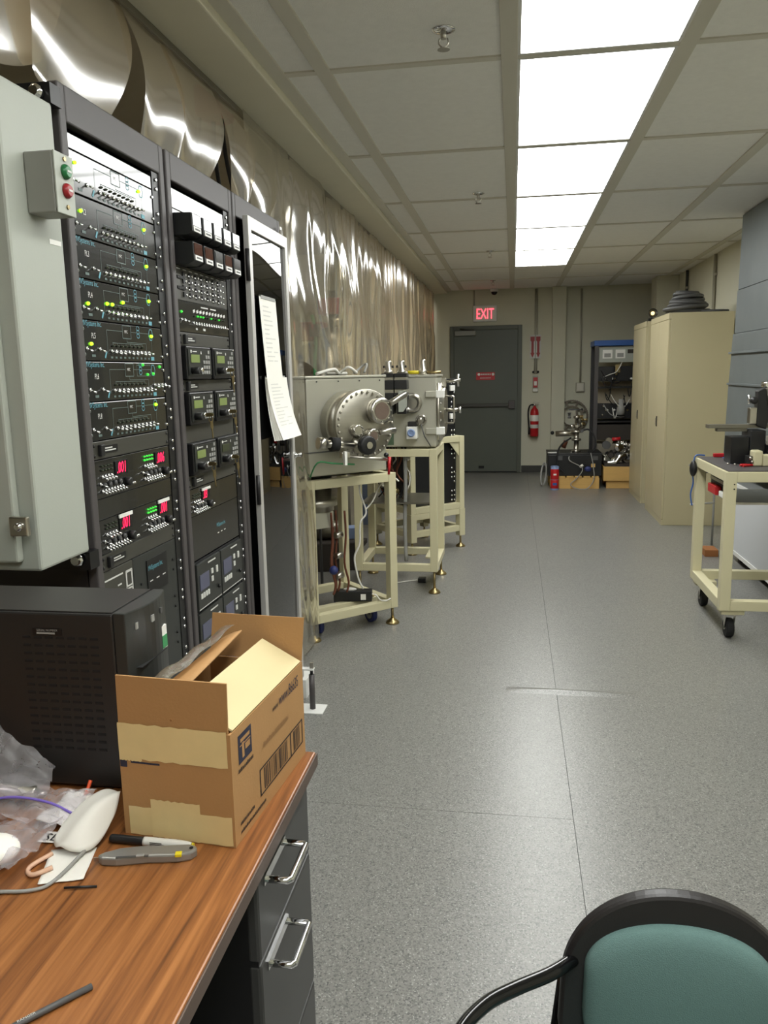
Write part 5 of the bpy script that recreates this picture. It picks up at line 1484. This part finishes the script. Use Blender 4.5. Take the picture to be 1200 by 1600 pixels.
MB().lathe((0, 0, 0), (0, 0, 1), [(.055, 0), (.055, .02), (.03, .022), (.03, .14), (.06, .142), (.06, .165), (.03, .167), (.03, .24), (.075, .242), (.075, .27), (.025, .272), (.025, .42), (.04, .422), (.04, .45), (.015, .452), (.015, .52)], 22).build('column', 'steel', va)
cluster(va, 3, 9, (-.10, .08, -.06, .04, .24, .46), (.012, .022))
MB().cyl((-.10, 0, .53), (.06, 0, .53), .008, n=8).build('tee_bar', 'cable_coil', va)
MB().ball((.06, 0, .53), .016, 10, 6).build('bar_knob', 'black_plastic', va)
MB().cyl((-.26, .02, .225), (-.03, .0, .235), .035, n=16).build('side_arm', 'steel_brushed', va)
MB().ball((-.30, .0, .24), .024, 10, 8).build('black_cap', 'black_rubber', va)
MB().cyl((-.16, -.02, .05), (-.13, -.02, .14), .028, n=12).build('orange_body', 'copper_tube', va)
for i, P_ in enumerate(([(.85, 10.30, .70), (.95, 10.27, .72), (1.02, 10.2, .60), (1.0, 10.14, .47), (.93, 10.11, .455)],
                        [(.73, 10.28, .62), (.62, 10.2, .55), (.56, 10.10, .46), (.56, 10.08, .30), (.64, 10.06, .20)])):
    tag(MB().tube(P_, .011, 8, sub=6).build('black_hose', 'black_rubber'), ('right' if i == 0 else 'left') + ' black hose curving down from the steel manifold over the black case', 'hose', 'manifold hoses')
tag(MB().tube([(.74, 10.20, .46), (.70, 10.08, .36), (.86, 10.07, .26), (.80, 10.06, .14), (.72, 10.04, .06), (.80, 10.03, .008), (.92, 10.03, .010), (1.0, 10.05, .12), (.99, 10.07, .30), (.96, 10.12, .45)], .006, 8, sub=8).build('grey_hose', 'cable_grey'), 'thin grey hose looping over the front of the pallet to the floor', 'hose')
tag(MB().cyl((.83, 10.085, .27), (.87, 10.085, .30), .016, n=10).build('hose_clip', 'cable_white'), 'white clip on the grey hose in front of the black case', 'clip')
sb = tag(MB().ball((.93, 10.09, .245), .035, 12, 8, (1.2, .5, 1)).build('blue_bundle', 'blue_rubber'), 'small dark blue bundle on the front of the black case', 'bundle')
p2 = thing('wooden_pallet', 'stacked pale timber blocks under the shiny gear next to the far cabinet', 'pallet', (1.12, 10.10, 0))
MB().bx(.04, .60, .02, .10, 0, .095).build('timber', 'wood_pallet', p2, bevel=.003)
MB().bx(.04, .60, .40, .48, 0, .095).build('timber', 'wood_pallet', p2, bevel=.003)
MB().bx(0, .60, -.01, .52, .0955, .275).build('timber', 'wood_pallet', p2, bevel=.004)
vb = thing('vacuum_parts', 'heap of shiny steel elbows and flanges on the timber blocks', 'parts', (1.32, 10.32, .2755))
cluster(vb, 5, 26, (-.17, .14, -.20, .10, .035, .30), (.018, .038), ('steel', 'chrome', 'chrome', 'steel', 'cable_coil', 'lab_dark'))
MB().tube([(-.15, -.16, .035), (-.06, -.18, .05), (.0, -.17, .12), (.06, -.16, .14)], .035, 12, sub=5).build('elbow', 'chrome', vb)
MB().lathe((-.02, -.18, .24), (.3, -1, .1), [(.06, 0), (.06, .02), (.035, .021), (.035, .05)], 20).build('round_flange', 'chrome', vb)
MB().cyl((-.10, -.15, .33), (.0, -.15, .34), .022, n=12).build('red_part', 'red_paint', vb)
MB().bx(-.19, .17, -.22, .2, 0, .034).build('base_tray', 'lab_dark', vb)
cn = thing('paint_can', 'red and blue tin can standing on the floor before the pallet', 'can', (.522, 10.0, 0))
MB().lathe((0, 0, 0), (0, 0, 1), [(.050, 0), (.051, .004), (.051, .290), (.048, .296), (.044, .296)], 28).build('tin', 'blue_light', cn)
MB().lathe((0, 0, .02), (0, 0, 1), [(.0515, 0), (.0518, .001), (.0518, .105), (.0515, .106)], 28).build('lower_band', 'red_paint', cn)
MB().lathe((0, 0, .13), (0, 0, 1), [(.0515, 0), (.0518, .001), (.0518, .130), (.0515, .131)], 28).build('upper_band', 'red_paint', cn)
MB().bx(-.025, .025, -.0535, -.0520, .06, .09).build('blue_label', 'blue_paint', cn)
MB().bx(-.018, .018, -.0535, -.0520, .185, .205).build('white_label', 'label_white', cn)
tag(MB().tube([(.40+.05*math.sin(2*PI*k/14)*.7, 10.35+.12*math.cos(2*PI*k/14), .15+.13*math.sin(2*PI*k/14+1)) for k in range(14)], .012, 8, closed=True, sub=3).build('hose_coil', 'cable_grey'), 'grey hose coil leaning on the left end of the pallet', 'hose')
# ring gear on the wall
rg = thing('ring_gear', 'large toothed steel ring hanging on the back wall behind the manifold', 'gear', (.835, YB-.05, .815))
g_ = MB()
n_ = 64
def ringmesh(mb, r0, r1, y0, y1, n_=64, teeth=False):
    k = len(mb.v)
    for i in range(n_):
        a = 2*PI*i/n_
        rr = r1 + (.006 if teeth and i % 2 else 0)
        for r, y in ((r0, y0), (rr, y0), (rr, y1), (r0, y1)): mb.v.append((r*math.cos(a), y, r*math.sin(a)))
    for i in range(n_):
        j = (i+1) % n_
        for q in range(4):
            mb.f.append([k+4*i+q, k+4*i+(q+1) % 4, k+4*j+(q+1) % 4, k+4*j+q]); mb.sm.append(False)
ringmesh(g_, .205, .225, -.02, .02, 96, True); g_.build('outer_rim', 'ring_grey', rg)
g_ = MB(); ringmesh(g_, .130, .148, -.018, .018); g_.build('inner_rim', 'ring_grey', rg)
for k in range(8):
    a = 2*PI*(k+.5)/8
    MB().bx(.148, .205, -.012, .012, -.012, .012, Matrix.Rotation(-a, 4, 'Y')).build('spoke', 'ring_grey', rg)
MB().bx(-.01, .01, -.01, .048, .19, .204).build('wall_hook', 'steel', rg)
# open equipment rack
er = thing('equipment_rack', 'open black equipment rack with a blue top, crammed with gear and cables', 'rack', (1.33, 10.98, 0))
for x in (-.29, .25):
    for y in (-.25, .22):
        MB().bx(x, x+.045, y, y+.04, 0, 1.76).build('upright', 'rack_side', er, bevel=.003)
MB().bx(-.29, -.24, -.262, -.252, .0, 1.76).build('front_cover', 'rack_grey', er)
MB().bx(-.30, .30, -.265, .265, 1.7605, 1.83).build('blue_header', 'blue_paint', er, bevel=.006)
mpn = MB().bx(-.24, .245, -.235, .0, 1.55, 1.735).build('meter_unit', 'grey_enclosure', er, bevel=.004)
for x in (-.19, -.03):
    m_ = MB().bx(x, x+.12, -.245, -.2352, 1.60, 1.71).build('meter', 'label_white', mpn)
    MB().bx(x+.02, x+.10, -.247, -.2455, 1.615, 1.665).build('meter_face', 'cable_grey', m_)
MB().bx(.12, .22, -.242, -.2352, 1.66, 1.71).build('name_plate', 'lab_dark', mpn)
for z0, z1, m_ in ((1.31, 1.50, 'rail_black'), (.83, 1.02, 'rail_black'), (.55, .75, 'lab_dark'), (.30, .50, 'lab_grey')):
    MB().bx(-.24, .245, -.225, .20, z0, z1).build('gear_unit', m_, er, bevel=.004)
for z in (1.24, .80): MB().bx(-.245, .25, -.24, .22, z-.02, z).build('shelf', 'rail_black', er)
MB().bx(-.24, .245, .05, .06, .9, 1.30).build('back_plate', 'wall_lab', er)
rnd = random.Random(8)
for k in range(16):
    x, z = rnd.uniform(-.22, .18), rnd.choice((1.34, 1.40, .88, .94, .99, .6))
    MB().lathe((x, -.2255, z), N, [(.014, 0), (.016, .012), (.008, .03)], 10).build('connector', rnd.choice(['chrome', 'label_white', 'brass']), er)
for k in range(12):
    x0, x1 = rnd.uniform(-.22, .2), rnd.uniform(-.22, .2)
    z0 = rnd.uniform(.95, 1.6)
    MB().tube([(x0, -.24, z0), (x0*.7+x1*.3, -.30, z0-.12), (x0*.3+x1*.7, -.30, z0-.16), (x1, -.245, z0-.02-rnd.uniform(0, .2))], .006, 6, sub=5).build('cable', rnd.choice(['cable_white', 'black_rubber', 'cable_grey', 'black_rubber']), er)
MB().lathe((.05, -.29, .88), (0, 0, 1), [(.05, 0), (.05, .10), (.03, .12), (.03, .2)], 16).build('hanging_valve', 'cable_grey', er)
MB().bx(-.03, .03, -.26, -.236, 1.42, 1.52).build('yellow_tag', 'brass', er)

# ------------------------------------------------------------------ sheet metal duct on the right
du = thing('sheet_metal_duct', 'big grey sheet metal duct with horizontal seams on the right wall', 'duct', (0, 0, 0))
ZS = [2.605, 2.05, 1.72, 1.575, 1.335, 1.00, .72]
XS = [1.72, 1.715, 1.71, 1.705, 1.70, 1.70]
for k in range(6):
    z1, z0 = ZS[k]-.002, ZS[k+1]+.002
    x = XS[k]-(.006 if k in (2,) else 0)
    e0, e1 = 6.70+.02*k, 6.70+.02*(k+1)+(.015 if k == 3 else 0)
    vs = []
    for yy in (4.4,):
        pass
    a = [(x, 5.12, z0), (x, e1, z0), (x+.0, e0, z1), (x, 5.12, z1)]
    b = [(2.045, p[1], p[2]) for p in a]
    MB().add(a+b, [(0, 1, 2, 3), (7, 6, 5, 4), (0, 4, 5, 1), (1, 5, 6, 2), (2, 6, 7, 3), (3, 7, 4, 0)]).build('duct_panel', 'galvanised', du, bevel=.003)
for z in (1.575, 1.335):
    MB().bx(1.685, 1.72, 5.12, 6.77, z-.010, z+.006).build('standing_seam', 'galvanised', du, bevel=.002)
# air filter unit under the duct
fu = thing('air_filter_unit', 'low white pleated air filter unit with a grey top under the duct', 'filter', (1.665, 5.25, 0))
MB().bx(.012, .36, 0, 1.12, .06, .60).build('housing', 'filter_top', fu, bevel=.004)
fm = MB(); fm.bx(0, .0118, 0, 1.12, .575, .60).bx(0, .0118, 0, 1.12, .06, .09).bx(0, .0118, 0, .03, .0905, .5745).bx(0, .0118, 1.09, 1.12, .0905, .5745)
fm.build('face_frame', 'white_paint', fu)
pf = MB()
def pleat(u, v):
    return (.008+.003*math.sin(2*PI*u*70), .03+1.06*u, .09+.485*v)
pf.sheet(pleat, 280, 1, smooth=False).build('pleated_face', 'filter_white', fu)
for y in (.1, 1.0): MB().bx(.05, .3, y-.03, y+.03, 0, .0595).build('foot', 'rail_black', fu)
tag(MB().bx(1.50, 1.60, 6.40, 6.56, 0, .055).build('wood_block', 'wood_block', bevel=.003), 'brown wooden block on the floor under the cart', 'block')
ws = thing('wire_stand', 'thin white tube stand on the floor behind the cart', 'stand', (1.55, 6.78, 0))
for x, y in ((0, 0), (.10, .05)): MB().cyl((x, y, 0), (x, y, .62), .009, n=8).build('upright', 'cable_grey', ws)
MB().cyl((-.10, -.02, .36), (.10, .05, .36), .008, n=8).build('cross_bar', 'cable_white', ws)
MB().bx(-.05, .13, -.05, .08, .62, .63).build('top_plate', 'cable_coil', ws)

# ------------------------------------------------------------------ tool cart with the band saw
ct = thing('tool_cart', 'cream steel cart on black casters with a dark top on the right', 'cart', (1.108, 4.355, 0))
CW, CD, tb = .62, .73, .055
zb, zt = .172, .925
for x in (0, CW-tb):
    for y in (0, CD-tb): MB().bx(x, x+tb, y, y+tb, zb, zt).build('leg', 'cream', ct, bevel=.003)
for z0 in (zb, zt-tb):
    for y in (0, CD-tb): MB().bx(tb+.0005, CW-tb-.0005, y+.0005, y+tb-.0005, z0+.0005, z0+tb-.0005).build('rail', 'cream', ct, bevel=.003)
    for x in (0, CW-tb): MB().bx(x+.0005, x+tb-.0005, tb+.0005, CD-tb-.0005, z0+.0005, z0+tb-.0005).build('rail', 'cream', ct, bevel=.003)
MB().bx(.012, CW-.012, .012, CD-.012, zt+.0005, zt+.006).build('top_mat', 'rack_grey', ct)
q = MB()
for z in (.86, .835): q.lathe((.042, -.0003, z), N, [(.004, 0), (.004, .002)], 8)
q.build('leg_holes', 'rail_black', ct)
for x in (.075, CW-.075):
    for y in (.065, CD-.065):
        MB().bx(x-.06, x+.06, y-.05, y+.05, zb-.026, zb-.0005).build('caster_plate', 'cream', ct, bevel=.002)
        MB().bx(x-.035, x+.035, y-.035, y+.035, zb-.034, zb-.0262).build('caster_mount', 'steel', ct)
        wh = MB().lathe((x-.020, y+.02, .055), (1, 0, 0), [(.048, 0), (.054, .006), (.054, .034), (.048, .040)], 26).build('caster_wheel', 'black_rubber', ct)
        MB().cyl((x-.026, y+.02, .055), (x+.026, y+.02, .055), .012, n=10).build('axle', 'steel', wh)
        fk = MB()
        for s_ in (-1, 1):
            fk.prism([(-.025, .137), (.025, .137), (.032, .055), (.010, .045)], lambda a, b: (x+s_*.026, y+a*.8+.004, b), lambda a, b: (x+s_*.0235, y+a*.8+.004, b))
        fk.build('caster_fork', 'steel', ct)
dw = thing('parts_drawers', 'red ended tray of parts slung under the cart top', 'tray', (1.165, 4.43, .74))
MB().bx(0, .40, .0, .50, 0, .012).build('tray', 'steel', dw)
MB().bx(.0, .012, .0, .09, .07, .128).build('red_end', 'red_paint', dw)
MB().bx(.0, .006, .095, .50, .105, .128).build('rail', 'rack_grey', dw)
MB().bx(.0, .008, .095, .50, .078, .096).build('silver_rail', 'steel', dw)
MB().bx(.004, .010, .0, .5, .0125, .104).build('back_web', 'rack_side', dw)
MB().bx(-.03, .003, .25, .43, .0125, .062).build('red_box', 'red_paint', dw, bevel=.004)
MB().bx(-.02, .003, .06, .22, .0125, .045).build('white_parts', 'label_white', dw, bevel=.006)
kb = thing('cable_grip', 'black oval cable grip hooked at the cart corner', 'grip', (1.106, 5.02, .865))
MB().ball((-.022, 0, 0), .022, 16, 10, (1, 1.3, 2.3)).build('body', 'black_plastic', kb)
MB().lathe((-.044, 0, .02), (-1, 0, 0), [(.006, 0), (.004, .004)], 8).build('button', 'cable_grey', kb)
tag(MB().tube([(1.16, 5.075, .938), (1.110, 5.075, .938), (1.096, 5.07, .90), (1.092, 5.07, .83), (1.098, 5.07, .77), (1.085, 5.065, .70), (1.095, 5.06, .63)], .0045, 8, sub=6).build('blue_cable', 'blue_paint'), 'blue cord hanging over the far corner of the cart', 'cord')
ZT_ = zt+.0065
tag(MB().sheet(lambda u, v: (1.235+.13*u, 4.90+.07*v, ZT_+.004+.018*abs(math.sin(5*u+2*v))*math.sin(PI*u)), 12, 6).build('blue_rag', 'blue_rag', solid=.003), 'crumpled blue rag on the dark cart top', 'rag')
tag(MB().bx(1.20, 1.34, 5.03, 5.055, ZT_, ZT_+.022).build('red_level', 'red_paint', bevel=.004), 'flat red tool along the far edge of the cart top', 'tool')
tag(MB().bx(1.345, 1.43, 5.03, 5.055, ZT_, ZT_+.014).build('white_strip', 'label_white', bevel=.003), 'white strip next to the flat red tool on the cart', 'strip')
pl_ = thing('pliers', 'red handled pliers lying on the cart top before the saw', 'pliers', (1.235, 4.53, ZT_), .3)
MB().tube([(0, 0, .007), (.05, .012, .007), (.09, .010, .007)], .007, 8, sub=4).build('handle', 'red_paint', pl_)
MB().tube([(0, .03, .007), (.05, .018, .007), (.09, .016, .007)], .007, 8, sub=4).build('handle', 'red_paint', pl_)
MB().bx(.09, .13, .004, .022, .001, .013).build('jaw', 'steel', pl_, bevel=.002)
rnd = random.Random(6)
for k, nm in enumerate(('leftmost', 'middle', 'rightmost')):
    tag(MB().lathe((1.19+.03*k, 4.66-.03*k, ZT_), (0, 0, 1), [(.008, 0), (.008, .006), (.004, .008)], 8).build('hex_nut', 'steel'), 'tiny steel nut on the cart top, %s of three' % nm, 'nut', 'loose nuts')
sw = thing('band_saw', 'small horizontal band saw with a grey tilted arm and black vise on the cart', 'saw', (1.36, 4.72, ZT_))
MB().bx(-.155, -.06, -.05, .10, .0005, .150).build('vise_jaw', 'rail_black', sw, bevel=.004)
MB().bx(-.0595, .02, -.06, .12, .0005, .185).build('vise_body', 'black_plastic', sw, bevel=.004)
MB().bx(.0205, .34, -.10, .16, .05, .115).build('bed', 'rail_black', sw, bevel=.004)
MB().bx(-.02, .33, -.165, -.1005, .0005, .062).build('base_casting', 'cream', sw, bevel=.006)
MB().bx(-.07, -.0205, -.170, -.095, .0005, .085).build('cream_bracket', 'cream', sw, bevel=.008)
MB().bx(-.095, -.0705, -.165, -.10, .0005, .055).build('clamp_block', 'black_plastic', sw, bevel=.003)
for k in range(2): MB().ball((-.083+.018*k*.5, -.168, .045-.02*k), .009, 8, 6).build('clamp_screw', 'steel', sw)
MB().bx(-.27, .10, .0, .07, .196, .216).build('stock_bar', 'grey_plate', sw, bevel=.001)
MB().bx(-.22, -.06, .01, .06, .1765, .1955).build('stock_rest', 'grey_plate', sw, bevel=.001)
arm = MB().prism([(.02, .42), (.34, .46), (.34, .26), (.05, .26)], lambda a, b: (a, -.03, b), lambda a, b: (a, .06, b)).build('saw_arm', 'saw_grey', sw, bevel=.006)
MB().prism([(-.02, .40), (.015, .42), (.045, .255), (.03, .19), (-.02, .21)], lambda a, b: (a, -.02, b), lambda a, b: (a, .05, b)).build('arm_guard', 'black_plastic', arm, bevel=.004)
MB().bx(-.060, -.022, -.02, .03, .22, .31).build('blade_guide', 'steel', sw, bevel=.004)
MB().lathe((-.045, -.02, .35), (0, -1, 0), [(.02, 0), (.02, .02), (.01, .03)], 12).build('guide_knob', 'black_plastic', sw)
MB().cyl((-.062, .0, .33), (-.062, .0, .38), .007, n=8).build('guide_pin', 'chrome', sw)
MB().cyl((.03, -.032, .435), (.03, .062, .435), .018, n=14).build('arm_roller', 'chrome', arm)
MB().bx(.0, .33, -.18, -.13, .115, .165).build('motor_box', 'saw_grey', sw, bevel=.004)
MB().tube([(.015, -.19, .12), (.01, -.20, .06), (.015, -.23, .015), (.07, -.385, -.03), (.11, -.39, -.13)], .0055, 8, sub=6).build('power_cord', 'cable_grey', sw)
